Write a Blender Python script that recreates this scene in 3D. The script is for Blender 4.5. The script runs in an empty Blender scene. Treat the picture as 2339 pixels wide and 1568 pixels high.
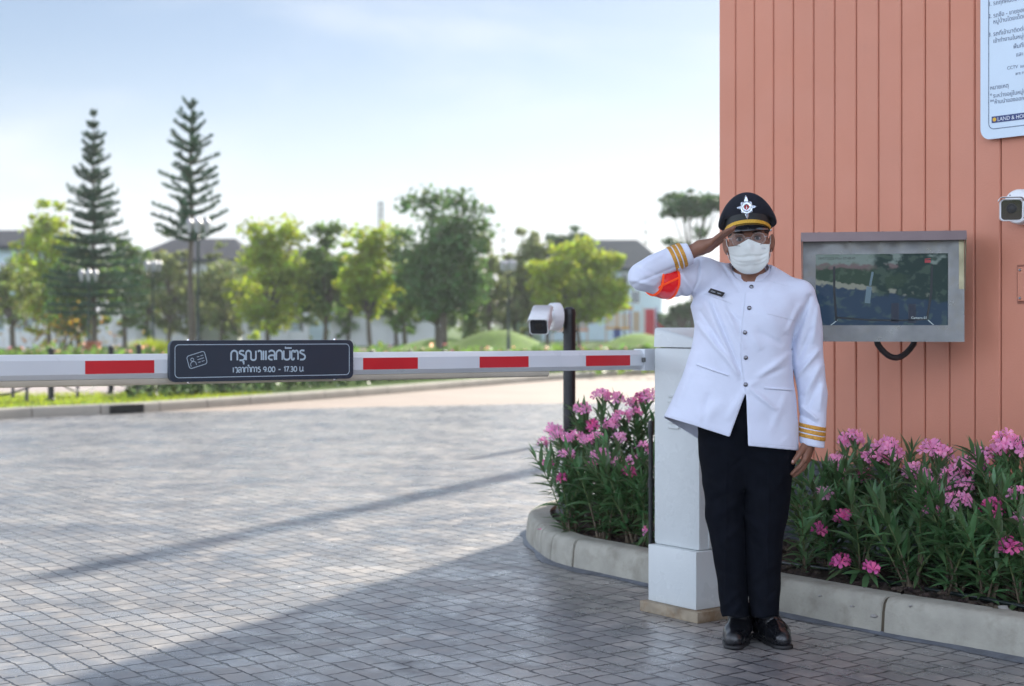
import bpy, bmesh, math, random
import numpy as np
from mathutils import Vector, Matrix
from mathutils.bvhtree import BVHTree
S = bpy.context.scene
COL = S.collection
R = math.radians
rnd = random.Random(7)
rng = np.random.default_rng(11)

# ---------------------------------------------------------------- camera, light, exposure
FP = 3430.0                      # focal length in units of a 2339 px wide picture
CX, CY, CH = 1170.0, 740.0, 1.25
cam = bpy.data.cameras.new('camera')
cam.sensor_width = 36.0
cam.lens = FP / 2339 * 36
cam.shift_y = -(784 - CY) / 2339 
cam.clip_end = 2000
cam.dof.use_dof = True
cam.dof.focus_distance = 5.85
cam.dof.aperture_fstop = 2.6
co = bpy.data.objects.new('camera', cam)
COL.objects.link(co)
co.location = (0, 0, CH)
co.rotation_euler = (R(90), 0, 0)
S.camera = co

SUN_AZ, SUN_EL = 25.0, 30.0      # azimuth measured from +Y towards +X
w = bpy.data.worlds.new('World'); S.world = w; w.use_nodes = True
nt = w.node_tree; nt.nodes.clear()
sky = nt.nodes.new('ShaderNodeTexSky'); sky.sky_type = 'NISHITA'; sky.sun_disc = False
sky.sun_elevation = R(SUN_EL); sky.sun_rotation = R(SUN_AZ)
sky.air_density = .85; sky.dust_density = 0.5; sky.ozone_density = 2.4
bg = nt.nodes.new('ShaderNodeBackground'); bg.inputs[1].default_value = 0.059
out = nt.nodes.new('ShaderNodeOutputWorld')
L = nt.links
def wmath(op, a, b=0.0, c=0.0):
    q = nt.nodes.new('ShaderNodeMath'); q.operation = op
    for s_, v in enumerate((a, b, c)):
        if isinstance(v, (int, float)): q.inputs[s_].default_value = v
        else: L.new(v, q.inputs[s_])
    return q.outputs[0]
def wrange(src, a, b, c, d):
    q = nt.nodes.new('ShaderNodeMapRange'); q.interpolation_type = 'SMOOTHSTEP'
    for k, v in zip((1, 2, 3, 4), (a, b, c, d)): q.inputs[k].default_value = v
    L.new(src, q.inputs[0]); return q.outputs[0]
def wmix(f, a, b):
    q = nt.nodes.new('ShaderNodeMix'); q.data_type = 'RGBA'; L.new(f, q.inputs[0])
    L.new(a, q.inputs[6]); q.inputs[7].default_value = (*b, 1); return q.outputs[2]
tc = nt.nodes.new('ShaderNodeTexCoord'); sx = nt.nodes.new('ShaderNodeSeparateXYZ'); L.new(tc.outputs['Generated'], sx.inputs[0])
def wnoise(scale, rot, freq, detail=7, dist=.5):
    mp = nt.nodes.new('ShaderNodeMapping'); mp.inputs['Scale'].default_value = scale; mp.inputs['Rotation'].default_value = rot
    nz = nt.nodes.new('ShaderNodeTexNoise'); nz.inputs['Scale'].default_value = freq; nz.inputs['Detail'].default_value = detail; nz.inputs['Distortion'].default_value = dist
    L.new(tc.outputs['Generated'], mp.inputs[0]); L.new(mp.outputs[0], nz.inputs['Vector']); return nz.outputs[0]
# bright haze near the horizon and thin wisps of high cloud
hz = wrange(sx.outputs['Z'], 0.0, .20, .80, .14)
wisp = wrange(wnoise((1.1, 1.1, 3.4), (R(22), R(-34), 0), 3.0), .47, .74, 0, .38)
f1 = wmath('MINIMUM', wmath('ADD', hz, wisp), .95)
c1 = wmix(f1, sky.outputs[0], (10.3, 10.6, 11.1))
# unseen bright cloud added behind and left of the camera to fill the shade
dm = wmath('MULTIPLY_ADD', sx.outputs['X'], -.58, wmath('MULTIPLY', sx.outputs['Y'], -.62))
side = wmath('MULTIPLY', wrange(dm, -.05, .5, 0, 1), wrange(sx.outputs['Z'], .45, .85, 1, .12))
fill_heap = wrange(wnoise((1, 1, 1.8), (0, 0, 0), 1.7, 6, .2), .36, .56, .30, 1)
c2 = wmix(wmath('MULTIPLY', side, wmath('MULTIPLY', fill_heap, .95)), c1, (21.0, 23.8, 29.5))
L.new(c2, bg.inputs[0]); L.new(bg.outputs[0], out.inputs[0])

sl = bpy.data.lights.new('sun', 'SUN'); sl.energy = 5.0; sl.angle = R(0.8); sl.color = (1, .93, .82)
so = bpy.data.objects.new('sun', sl); COL.objects.link(so)
sd = Vector((math.sin(R(SUN_AZ)) * math.cos(R(SUN_EL)), math.cos(R(SUN_AZ)) * math.cos(R(SUN_EL)), math.sin(R(SUN_EL))))
so.rotation_euler = sd.to_track_quat('Z', 'Y').to_euler(); so.location = sd * 50
S.view_settings.view_transform = 'Standard'; S.view_settings.look = 'None'
S.view_settings.exposure = 0.86; S.view_settings.gamma = 1.0
S.cycles.max_bounces = 8; S.cycles.transparent_max_bounces = 8
S.cycles.use_denoising = True

# ---------------------------------------------------------------- coordinates
WD = Vector((-.597, .802, 0)).normalized()     # along the guardhouse wall, away from the camera
AD = Vector((.802, .597, 0)).normalized()      # across the road, along the barrier arm
def PQ(p, q, z=0.0): return AD * p + WD * q + Vector((0, 0, z))
def px(x, y, Z): return Vector(((x - CX) / FP * Z, Z, CH - (y - CY) / FP * Z))
def gr(x, y, h=0.0):
    Z = (CH - h) * FP / (y - CY); return Vector(((x - CX) / FP * Z, Z, h))
def on_p(x, y, p):
    a = (x - CX) / FP; return px(x, y, p / (AD.x * a + AD.y))
def on_q(x, y, q):
    a = (x - CX) / FP; return px(x, y, q / (WD.x * a + WD.y))
def lerp(a, b, t): return a + (b - a) * t

# ---------------------------------------------------------------- object helpers
ORG = {}
def org(o): return ORG.get(o.name, Vector((0, 0, 0))) if o else Vector((0, 0, 0))
def tag(o, label=None, cat=None, group=None, kind=None):
    if label: o['label'] = label
    if cat: o['category'] = cat
    if group: o['group'] = group
    if kind: o['kind'] = kind
    return o
def thing(name, label, cat, loc=(0, 0, 0), group=None):
    o = bpy.data.objects.new(name, None); COL.objects.link(o); o.location = loc
    o.empty_display_size = .1
    ORG[o.name] = Vector(loc); return tag(o, label, cat, group)
def raw_mesh(name, V, F, mats, parent=None, smooth=False, midx=None):
    """V: (n,3) world coordinates, F: list of index tuples or (m,k) int array"""
    V = np.asarray(V, dtype=np.float32).reshape(-1, 3)
    if parent is not None: o0 = org(parent)
    elif len(V): o0 = Vector((float(V[:, 0].mean()), float(V[:, 1].mean()), float(V[:, 2].min())))
    else: o0 = Vector((0, 0, 0))
    V = V - np.array(o0, dtype=np.float32)
    me = bpy.data.meshes.new(name)
    if isinstance(F, np.ndarray):
        m, k = F.shape
        me.vertices.add(len(V)); me.vertices.foreach_set('co', V.ravel())
        me.loops.add(m * k); me.loops.foreach_set('vertex_index', F.ravel().astype(np.int32))
        me.polygons.add(m); me.polygons.foreach_set('loop_start', np.arange(0, m * k, k, dtype=np.int32))
        try: me.polygons.foreach_set('loop_total', np.full(m, k, dtype=np.int32))
        except Exception: pass
        me.update(calc_edges=True)
    else:
        me.from_pydata([tuple(v) for v in V.tolist()], [], F)
    if not isinstance(mats, (list, tuple)): mats = [mats]
    for m_ in mats: me.materials.append(m_)
    if midx is not None: me.polygons.foreach_set('material_index', np.asarray(midx, dtype=np.int32))
    if smooth: me.polygons.foreach_set('use_smooth', np.ones(len(me.polygons), dtype=bool))
    me.update()
    o = bpy.data.objects.new(name, me); COL.objects.link(o)
    if parent is not None: o.parent = parent; ORG[o.name] = o0
    else: o.location = o0; ORG[o.name] = o0
    return o

class MB:
    def __init__(s): s.V = []; s.F = []; s.M = []; s.m = 0
    def add(s, vs, fs):
        b = len(s.V); s.V += [Vector(v) for v in vs]
        for f in fs: s.F.append(tuple(b + i for i in f)); s.M.append(s.m)
        return s
    def box(s, c, size, X=Vector((1, 0, 0)), Y=Vector((0, 1, 0)), Z=Vector((0, 0, 1)), bev=0.0):
        c = Vector(c); hx, hy, hz = [v / 2 for v in size]
        if bev <= 0:
            vs = [c + X * (hx * a) + Y * (hy * b) + Z * (hz * d) for a in (-1, 1) for b in (-1, 1) for d in (-1, 1)]
            return s.add(vs, [(0, 1, 3, 2), (4, 6, 7, 5), (0, 4, 5, 1), (2, 3, 7, 6), (0, 2, 6, 4), (1, 5, 7, 3)])
        bm = bmesh.new()
        bmesh.ops.create_cube(bm, size=1)
        for v in bm.verts: v.co = Vector((v.co.x * 2 * hx, v.co.y * 2 * hy, v.co.z * 2 * hz))
        bmesh.ops.bevel(bm, geom=bm.edges[:], offset=bev, segments=2, profile=.6, affect='EDGES')
        vs = [c + X * v.co.x + Y * v.co.y + Z * v.co.z for v in bm.verts]
        fs = [tuple(v.index for v in f.verts) for f in bm.faces]
        bm.free(); return s.add(vs, fs)
    def tube(s, pts, r, n=10, cap=True, flat=None):
        pts = [Vector(p) for p in pts]; rs = r if isinstance(r, (list, tuple)) else [r] * len(pts)
        vs = []; fs = []; up = Vector((0, 0, 1)); prev = None
        for i, p in enumerate(pts):
            d = (pts[min(i + 1, len(pts) - 1)] - pts[max(i - 1, 0)]).normalized()
            if prev is None:
                a = d.cross(up)
                if a.length < 1e-3: a = d.cross(Vector((1, 0, 0)))
            else: a = prev - d * prev.dot(d)
            a.normalize(); prev = a; b = d.cross(a)
            for k in range(n):
                t = 2 * math.pi * k / n; vs.append(p + (a * math.cos(t) + b * math.sin(t)) * rs[i])
        for i in range(len(pts) - 1):
            for k in range(n):
                k2 = (k + 1) % n; fs.append((i * n + k, i * n + k2, (i + 1) * n + k2, (i + 1) * n + k))
        if cap: fs.append(tuple(reversed(range(n)))); fs.append(tuple((len(pts) - 1) * n + k for k in range(n)))
        return s.add(vs, fs)
    def lathe(s, c, prof, n=20, ax=Vector((0, 0, 1))):
        """prof: list of (radius, height) along ax"""
        ax = ax.normalized(); a = ax.cross(Vector((0, 0, 1)))
        if a.length < 1e-3: a = Vector((1, 0, 0))
        a.normalize(); b = ax.cross(a); c = Vector(c); vs = []; fs = []
        for (r, h) in prof:
            for k in range(n):
                t = 2 * math.pi * k / n; vs.append(c + ax * h + (a * math.cos(t) + b * math.sin(t)) * max(r, 1e-5))
        for i in range(len(prof) - 1):
            for k in range(n):
                k2 = (k + 1) % n; fs.append((i * n + k, i * n + k2, (i + 1) * n + k2, (i + 1) * n + k))
        fs.append(tuple(reversed(range(n)))); fs.append(tuple((len(prof) - 1) * n + k for k in range(n)))
        return s.add(vs, fs)
    def prism(s, poly, ext):
        """poly: list of 3D points (planar), ext: extrusion vector"""
        n = len(poly); ext = Vector(ext); vs = [Vector(p) for p in poly] + [Vector(p) + ext for p in poly]
        fs = [tuple(reversed(range(n))), tuple(n + i for i in range(n))] + [(i, (i + 1) % n, n + (i + 1) % n, n + i) for i in range(n)]
        return s.add(vs, fs)
    def sphere(s, c, r, n=12, m=8, ax=None):
        c = Vector(c); r = (r, r, r) if not isinstance(r, (tuple, list)) else r; vs = []; fs = []
        for i in range(m + 1):
            ph = math.pi * i / m
            for k in range(n):
                t = 2 * math.pi * k / n
                d = Vector((math.sin(ph) * math.cos(t) * r[0], math.sin(ph) * math.sin(t) * r[1], math.cos(ph) * r[2]))
                if ax: d = ax @ d
                vs.append(c + d)
        for i in range(m):
            for k in range(n):
                k2 = (k + 1) % n; fs.append((i * n + k, (i + 1) * n + k, (i + 1) * n + k2, i * n + k2))
        return s.add(vs, fs)
    def build(s, name, mats, parent=None, smooth=False, fix=True):
        o = raw_mesh(name, [tuple(v) for v in s.V], s.F, mats, parent, smooth, s.M)
        if fix:
            bm = bmesh.new(); bm.from_mesh(o.data)
            bmesh.ops.remove_doubles(bm, verts=bm.verts, dist=1e-6)
            bmesh.ops.recalc_face_normals(bm, faces=bm.faces); bm.to_mesh(o.data); bm.free()
        return o
def autosmooth(o, deg=35):
    me = o.data
    me.polygons.foreach_set('use_smooth', np.ones(len(me.polygons), dtype=bool))
    try: me.set_sharp_from_angle(angle=R(deg))
    except Exception: pass
    return o

# ---------------------------------------------------------------- materials
def mat(name, col, rough=.6, metal=0.0, var=.12, vscale=6.0, bump=0.0, bscale=60.0, spec=.5, coat=0.0, trans=None, sheen=0.0,
        island=0.0, stain=None, rvar=0.0, emis=None):
    m = bpy.data.materials.new(name); m.use_nodes = True; t = m.node_tree; N = t.nodes; K = t.links
    b = N['Principled BSDF']; o = N['Material Output']
    b.inputs['Roughness'].default_value = rough; b.inputs['Metallic'].default_value = metal
    b.inputs['Specular IOR Level'].default_value = spec; b.inputs['Coat Weight'].default_value = coat
    b.inputs['Coat Roughness'].default_value = .08
    if sheen: b.inputs['Sheen Weight'].default_value = sheen
    g = N.new('ShaderNodeNewGeometry')
    n1 = N.new('ShaderNodeTexNoise'); n1.inputs['Scale'].default_value = vscale; n1.inputs['Detail'].default_value = 5
    K.new(g.outputs['Position'], n1.inputs['Vector'])
    mr = N.new('ShaderNodeMapRange'); mr.inputs[1].default_value = .3; mr.inputs[2].default_value = .7
    mr.inputs[3].default_value = 1 - var; mr.inputs[4].default_value = 1 + var
    K.new(n1.outputs[0], mr.inputs[0])
    hv = N.new('ShaderNodeHueSaturation'); hv.inputs['Color'].default_value = (*col, 1)
    val = mr.outputs[0]
    if island:
        m2 = N.new('ShaderNodeMapRange'); m2.inputs[3].default_value = 1 - island; m2.inputs[4].default_value = 1 + island
        K.new(g.outputs['Random Per Island'], m2.inputs[0])
        mm = N.new('ShaderNodeMath'); mm.operation = 'MULTIPLY'; K.new(mr.outputs[0], mm.inputs[0]); K.new(m2.outputs[0], mm.inputs[1]); val = mm.outputs[0]
        m3 = N.new('ShaderNodeMapRange'); m3.inputs[3].default_value = .5 - island * .09; m3.inputs[4].default_value = .5 + island * .07
        K.new(g.outputs['Random Per Island'], m3.inputs[0]); K.new(m3.outputs[0], hv.inputs['Hue'])
    K.new(val, hv.inputs['Value']); colo = hv.outputs[0]
    if stain:
        sc, lo, hi, scol, amt = stain
        n3 = N.new('ShaderNodeTexNoise'); n3.inputs['Scale'].default_value = sc; n3.inputs['Detail'].default_value = 8; n3.inputs['Roughness'].default_value = .65
        K.new(g.outputs['Position'], n3.inputs['Vector'])
        r3 = N.new('ShaderNodeMapRange'); r3.inputs[1].default_value = lo; r3.inputs[2].default_value = hi; r3.inputs[4].default_value = amt
        K.new(n3.outputs[0], r3.inputs[0])
        mi = N.new('ShaderNodeMix'); mi.data_type = 'RGBA'; mi.inputs[7].default_value = (*scol, 1)
        K.new(r3.outputs[0], mi.inputs[0]); K.new(colo, mi.inputs[6]); colo = mi.outputs[2]
    K.new(colo, b.inputs['Base Color'])
    if rvar:
        r4 = N.new('ShaderNodeMapRange'); r4.inputs[1].default_value = .3; r4.inputs[2].default_value = .7
        r4.inputs[3].default_value = max(rough - rvar, .02); r4.inputs[4].default_value = min(rough + rvar, 1)
        n5 = N.new('ShaderNodeTexNoise'); n5.inputs['Scale'].default_value = vscale * 2.3; n5.inputs['Detail'].default_value = 6
        K.new(g.outputs['Position'], n5.inputs['Vector']); K.new(n5.outputs[0], r4.inputs[0]); K.new(r4.outputs[0], b.inputs['Roughness'])
    if bump:
        n2 = N.new('ShaderNodeTexNoise'); n2.inputs['Scale'].default_value = bscale; n2.inputs['Detail'].default_value = 6
        K.new(g.outputs['Position'], n2.inputs['Vector'])
        bp = N.new('ShaderNodeBump'); bp.inputs['Strength'].default_value = 1; bp.inputs['Distance'].default_value = bump
        K.new(n2.outputs[0], bp.inputs['Height']); K.new(bp.outputs[0], b.inputs['Normal'])
    if trans:
        tr = N.new('ShaderNodeBsdfTranslucent'); ms = N.new('ShaderNodeMixShader'); ms.inputs[0].default_value = trans
        h2 = N.new('ShaderNodeHueSaturation'); h2.inputs['Hue'].default_value = .485; h2.inputs['Value'].default_value = 1.9; h2.inputs['Saturation'].default_value = 1.05
        K.new(colo, h2.inputs['Color']); K.new(h2.outputs[0], tr.inputs[0])
        K.new(b.outputs[0], ms.inputs[1]); K.new(tr.outputs[0], ms.inputs[2]); K.new(ms.outputs[0], o.inputs[0])
    if emis:
        b.inputs['Emission Color'].default_value = (*emis[0], 1); b.inputs['Emission Strength'].default_value = emis[1]
    return m

M = {}
M['white_paint'] = mat('white_powder_coat', (.60, .635, .63), .3, var=.03, vscale=3, bump=.0006, bscale=90, rvar=.1, stain=(5, .6, .82, (.5, .46, .38), .25))
M['arm_white'] = mat('arm_aluminium_white', (.70, .73, .76), .35, var=.03, rvar=.08)
M['red_tape'] = mat('red_reflective_tape', (.62, .012, .022), .35, var=.06, bump=.0003, bscale=400)
M['cream_rubber'] = mat('cream_rubber', (.62, .56, .45), .6, var=.08)
M['sign_navy'] = mat('sign_navy_acrylic', (.022, .036, .058), .3, var=.06)
M['sign_line'] = mat('sign_pale_print', (.48, .6, .68), .45, var=.03)
M['black_metal'] = mat('black_painted_steel', (.014, .016, .018), .42, var=.2, vscale=30, rvar=.12, stain=(40, .62, .75, (.18, .17, .15), .35))
M['chrome'] = mat('chrome', (.75, .77, .8), .12, 1.0, var=.05)
M['dark_chrome'] = mat('button_metal', (.20, .20, .22), .14, 1.0, var=.3, vscale=120)
M['steel'] = mat('brushed_steel', (.215, .22, .218), .38, .85, var=.16, vscale=9, rvar=.14, stain=(12, .5, .75, (.22, .2, .15), .5))
M['brassy_reflection'] = mat('brassy_reflection_steel', (.33, .30, .20), .3, .9, var=.25, vscale=14)  # steel with a yellowish reflection tinted into its colour
M['hood'] = mat('pinkish_reflection_steel', (.42, .33, .33), .3, .9, var=.1)  # pinkish reflection mixed into the hood's steel colour
M['cctv_white'] = mat('camera_white_plastic', (.78, .8, .82), .35, var=.02)
M['cctv_face'] = mat('camera_black_glass', (.008, .009, .011), .08, var=.02, coat=1)
M['rubber'] = mat('black_rubber', (.03, .032, .035), .55, var=.1, bump=.0008, bscale=150)
M['cloth_white'] = mat('white_uniform_cloth', (.68, .72, .85), .78, var=.025, vscale=14, bump=.0016, bscale=34, sheen=.15)
M['trouser'] = mat('black_trouser_cloth', (.0050, .0062, .010), .9, var=.2, vscale=20, bump=.0015, bscale=40, spec=.08)
M['leather'] = mat('black_leather', (.008, .0085, .011), .3, var=.3, bump=.0012, bscale=45, rvar=.1, coat=.3)
M['sole'] = mat('boot_sole', (.012, .012, .013), .55)
M['skin'] = mat('brown_skin', (.235, .108, .066), .5, var=.1, vscale=22, bump=.0007, bscale=220)
M['nail'] = mat('finger_nail', (.5, .3, .26), .35)
M['hair'] = mat('black_hair', (.008, .007, .007), .6, bump=.002, bscale=250)
M['eye_white'] = mat('eye_white', (.27, .25, .245), .4)
M['iris'] = mat('dark_iris', (.010, .007, .006), .4)
M['mask'] = mat('surgical_mask_cloth', (.72, .75, .72), .8, var=.03, bump=.0008, bscale=300)
M['cap_cloth'] = mat('navy_cap_cloth', (.010, .013, .024), .85, var=.15, vscale=30, bump=.0006, bscale=600, sheen=.1)
M['cap_band'] = mat('cap_black_band', (.016, .022, .024), .5, var=.1, bump=.0006, bscale=500)
M['patent'] = mat('patent_leather', (.005, .006, .009), .07, coat=1, var=.1, bump=.002, bscale=30)
M['gold'] = mat('gold_braid', (.60, .30, .045), .5, .25, var=.25, vscale=180, bump=.0012, bscale=420)
M['gold_cap'] = mat('gold_cap_strap', (.72, .43, .05), .45, .3, var=.2, vscale=140, bump=.0012, bscale=420)
M['silver'] = mat('silver_badge', (.72, .76, .82), .2, 1.0, var=.35, vscale=220)
M['ruby'] = mat('ruby_enamel', (.35, .008, .02), .2)
M['orange'] = mat('orange_trim', (.9, .08, .008), .5, var=.05, emis=((1, .08, .0), .12))  # faint emission makes the trim glow beyond its own colour
M['red_pvc'] = mat('red_armband_vinyl', (.72, .012, .02), .16, var=.1, coat=.6, bump=.003, bscale=25, emis=((1, .01, .02), .06))  # slight glow added to brighten the red vinyl
M['tag_black'] = mat('name_tag_black', (.02, .018, .016), .4)
M['concrete'] = mat('kerb_concrete', (.36, .345, .29), .85, var=.14, vscale=9, bump=.003, bscale=70, stain=(7, .5, .72, (.17, .155, .115), .6))
M['mortar'] = mat('kerb_mortar', (.085, .068, .045), .9, var=.2, vscale=30, bump=.003)
M['far_concrete'] = mat('far_kerb_concrete', (.42, .39, .33), .85, var=.1, vscale=3)
M['granite'] = mat('dark_granite_base', (.045, .052, .06), .65, var=.35, vscale=90, bump=.004, bscale=70)
M['soil'] = mat('planting_soil', (.035, .024, .017), .95, var=.6, vscale=40, bump=.02, bscale=28)
M['mulch'] = mat('soil_clods', (.05, .034, .025), .95, var=.4, vscale=50, bump=.006, bscale=60, island=.6)
M['pebble'] = mat('pebble', (.3, .29, .27), .7, var=.2, vscale=30)
M['leaf'] = mat('oleander_leaf', (.088, .180, .072), .36, var=.2, vscale=7, trans=.2, island=.38)
M['stem'] = mat('oleander_stem', (.11, .15, .05), .6, var=.25, vscale=25)
M['bark'] = mat('oleander_bark', (.13, .10, .065), .85, var=.3, vscale=30, bump=.003)
M['petal'] = mat('oleander_petal', (.86, .36, .58), .55, var=.12, vscale=40, trans=.3, island=.25)
M['petal_dark'] = mat('oleander_petal_deep', (.72, .12, .34), .55, var=.2, vscale=40, trans=.2, island=.2)
M['petal_pale'] = mat('oleander_petal_pale', (.80, .42, .60), .55, var=.1, vscale=40, trans=.3, island=.15)
M['hose'] = mat('drip_hose', (.012, .02, .018), .3)
M['plinth'] = mat('plinth_concrete', (.30, .25, .18), .85, var=.25, vscale=14, bump=.003, stain=(9, .5, .66, (.2, .11, .04), .75))
M['plate_white'] = mat('notice_board_white', (.60, .72, .82), .3, var=.02)  # white board with the blue sky reflection tinted into its colour
M['plate_ink'] = mat('notice_board_ink', (.05, .08, .16), .45)
M['plate_blue'] = mat('notice_board_blue', (.02, .04, .16), .4)
M['white_ink'] = mat('white_print', (.75, .8, .85), .5)
M['trunk'] = mat('tree_bark', (.11, .09, .07), .9, var=.3, vscale=8, bump=.02, bscale=20)
M['grass'] = mat('lawn_grass', (.095, .18, .022), .9, var=.3, vscale=1.2, bump=.05, bscale=20, trans=.25)
M['path'] = mat('pink_footpath', (.40, .34, .32), .8, var=.08, vscale=2)
M['road'] = mat('beige_road_concrete', (.36, .29, .24), .7, var=.08, vscale=.6, bump=.004, bscale=30)
M['lamp_green'] = mat('lamp_post_paint', (.012, .03, .028), .35)
M['lamp_glass'] = mat('lamp_shade_white', (.50, .49, .52), .3, trans=.15)
M['wall_blue'] = mat('pale_blue_render', (.52, .64, .70), .8, var=.05, vscale=1)
M['wall_cream'] = mat('cream_render', (.66, .66, .63), .8, var=.05, vscale=1)
M['wall_white'] = mat('white_render', (.74, .74, .74), .8, var=.05, vscale=1)
M['roof'] = mat('slate_roof', (.03, .045, .062), .9, spec=.08, var=.12, vscale=2, bump=.02, bscale=6)
M['roof_dark'] = mat('dark_roof', (.05, .055, .07), .9, spec=.08, var=.12, vscale=2)
M['win'] = mat('window_glass', (.05, .07, .09), .12, var=.2, vscale=1.5)
M['frame_white'] = mat('window_frame_white', (.75, .77, .78), .5)
for nm, c in (('play_red', (.5, .02, .04)), ('play_yellow', (.65, .32, .04)), ('play_orange', (.65, .22, .05)), ('play_purple', (.2, .06, .25)), ('play_blue', (.05, .1, .35)), ('play_tan', (.5, .36, .25)), ('terracotta', (.32, .09, .04))):
    M[nm] = mat(nm + '_plastic', c, .45, var=.08)

# ---------------------------------------------------------------- implicit surfaces (for people and cloth)
def V3(v): return np.array(tuple(v), dtype=np.float64)
def rc(P, a, b, r1, r2=None):
    r2 = r1 if r2 is None else r2; a = V3(a); b = V3(b); ab = b - a; L2 = max(float(ab @ ab), 1e-12)
    t = np.clip((P - a) @ ab / L2, 0, 1); d = np.linalg.norm(P - a - t[:, None] * ab, axis=1)
    return d - (r1 + (r2 - r1) * t)
def el(P, c, r, rot=None):
    Q = P - V3(c)
    if rot is not None: Q = Q @ rot
    r = np.array(r, dtype=np.float64); k0 = np.linalg.norm(Q / r, axis=1); k1 = np.linalg.norm(Q / r ** 2, axis=1)
    return k0 * (k0 - 1) / np.maximum(k1, 1e-9)
def smin(a, b, k):
    h = np.clip(.5 + .5 * (b - a) / k, 0, 1); return b * (1 - h) + a * h - k * h * (1 - h)
def smax(a, b, k): return -smin(-a, -b, k)
def tapers(P, pts, rs, k=.01):
    d = None
    for i in range(len(pts) - 1):
        e = rc(P, pts[i], pts[i + 1], rs[i], rs[i + 1]); d = e if d is None else np.minimum(d, e)
    return d
def loft(P, rows, ox, oy):
    """rows: (z, xl, xr, halfdepth, ycenter, exponent), sorted by z ascending; x absolute"""
    rows = sorted(rows); A = np.array(rows, dtype=np.float64); z = np.clip(P[:, 2], A[0, 0], A[-1, 0])
    I = [np.interp(z, A[:, 0], A[:, j]) for j in range(1, 6)]
    cx = (I[0] + I[1]) / 2; hw = (I[1] - I[0]) / 2; hd = I[2]; cy = I[3] + oy; n = I[4]
    u = np.abs(P[:, 0] - cx) / hw; v = np.abs(P[:, 1] - cy) / hd
    rr = (u ** n + v ** n) ** (1 / n)
    g = np.minimum(hw, hd)
    # distance scale: between hw and hd depending on the direction
    sc = np.sqrt((u * hd) ** 2 + (v * hw) ** 2) / np.maximum(np.sqrt(u ** 2 + v ** 2), 1e-6)
    sc = hw * hd / np.maximum(sc, 1e-6)
    d = (rr - 1) * sc
    return smax(d, np.abs(P[:, 2] - (A[0, 0] + A[-1, 0]) / 2) - (A[-1, 0] - A[0, 0]) / 2, .03)
def surfnet(f, lo, hi, h, relax=2):
    lo = V3(lo); hi = V3(hi); B = 12
    nb = np.ceil((hi - lo) / h / B).astype(int); n = nb * B + 1
    D = np.full(n, 1.0, dtype=np.float32)
    half = B * h / 2; diag = half * math.sqrt(3)
    gi = np.stack(np.meshgrid(*[np.arange(k) for k in nb], indexing='ij'), -1).reshape(-1, 3)
    cen = lo + (gi * B + B / 2) * h; dc = f(cen)
    near = np.abs(dc) < diag * 1.9 + .012
    for g, d in zip(gi[~near], dc[~near]):
        D[g[0] * B:g[0] * B + B + 1, g[1] * B:g[1] * B + B + 1, g[2] * B:g[2] * B + B + 1] = 1.0 if d > 0 else -1.0
    base = np.stack(np.meshgrid(*[np.arange(B + 1)] * 3, indexing='ij'), -1).reshape(-1, 3) * h
    gn = gi[near]
    for s in range(0, len(gn), 48):
        ch = gn[s:s + 48]; P = (lo + ch[:, None, :] * B * h + base[None]).reshape(-1, 3); d = f(P).reshape(len(ch), B + 1, B + 1, B + 1)
        for g, dd in zip(ch, d): D[g[0] * B:g[0] * B + B + 1, g[1] * B:g[1] * B + B + 1, g[2] * B:g[2] * B + B + 1] = dd
    I = D < 0; c = [I[i:n[0] - 1 + i, j:n[1] - 1 + j, k:n[2] - 1 + k] for i in (0, 1) for j in (0, 1) for k in (0, 1)]
    al = c[0].copy(); an = c[0].copy()
    for q in c[1:]: al &= q; an |= q
    act = an & ~al; cells = np.argwhere(act); idx = np.full(act.shape, -1, dtype=np.int64); idx[act] = np.arange(len(cells))
    acc = np.zeros((len(cells), 3)); cnt = np.zeros(len(cells))
    cor = [(i, j, k) for i in (0, 1) for j in (0, 1) for k in (0, 1)]
    val = {o: D[cells[:, 0] + o[0], cells[:, 1] + o[1], cells[:, 2] + o[2]].astype(np.float64) for o in cor}
    for a in cor:
        for ax in range(3):
            if a[ax] == 0:
                b = tuple(1 if q == ax else a[q] for q in range(3)); da, db = val[a], val[b]; m = (da < 0) != (db < 0)
                t = np.where(m, da / np.where(m, da - db, 1), 0); p = np.array(a, dtype=float)[None] + 0 * acc; p[:, ax] = t
                acc += p * m[:, None]; cnt += m
    V = lo + (cells + acc / np.maximum(cnt, 1)[:, None]) * h
    Fs = []
    for ax in range(3):
        u, v = (ax + 1) % 3, (ax + 2) % 3; sl0 = [slice(None)] * 3; sl1 = [slice(None)] * 3
        sl0[ax] = slice(0, n[ax] - 1); sl1[ax] = slice(1, n[ax]); a = I[tuple(sl0)]; b = I[tuple(sl1)]
        e = np.argwhere(a != b); e = e[(e[:, u] > 0) & (e[:, v] > 0) & (e[:, u] < n[u] - 1) & (e[:, v] < n[v] - 1)]
        s = a[e[:, 0], e[:, 1], e[:, 2]]
        def cid(du, dv):
            q = e.copy(); q[:, u] -= du; q[:, v] -= dv; return idx[q[:, 0], q[:, 1], q[:, 2]]
        Q = np.stack([cid(1, 1), cid(0, 1), cid(0, 0), cid(1, 0)], 1); Q[~s] = Q[~s][:, ::-1]
        Fs.append(Q)
    F = np.concatenate(Fs); F = F[(F >= 0).all(1)]
    for _ in range(relax):
        e = np.concatenate([F[:, [0, 1]], F[:, [1, 2]], F[:, [2, 3]], F[:, [3, 0]]]); e = np.concatenate([e, e[:, ::-1]])
        a2 = np.zeros_like(V); c2 = np.zeros(len(V))
        for q in range(3): a2[:, q] = np.bincount(e[:, 0], V[e[:, 1], q], len(V))
        c2 = np.bincount(e[:, 0], minlength=len(V)); V = V + (a2 / np.maximum(c2, 1)[:, None] - V) * .5
    return V, F
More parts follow.
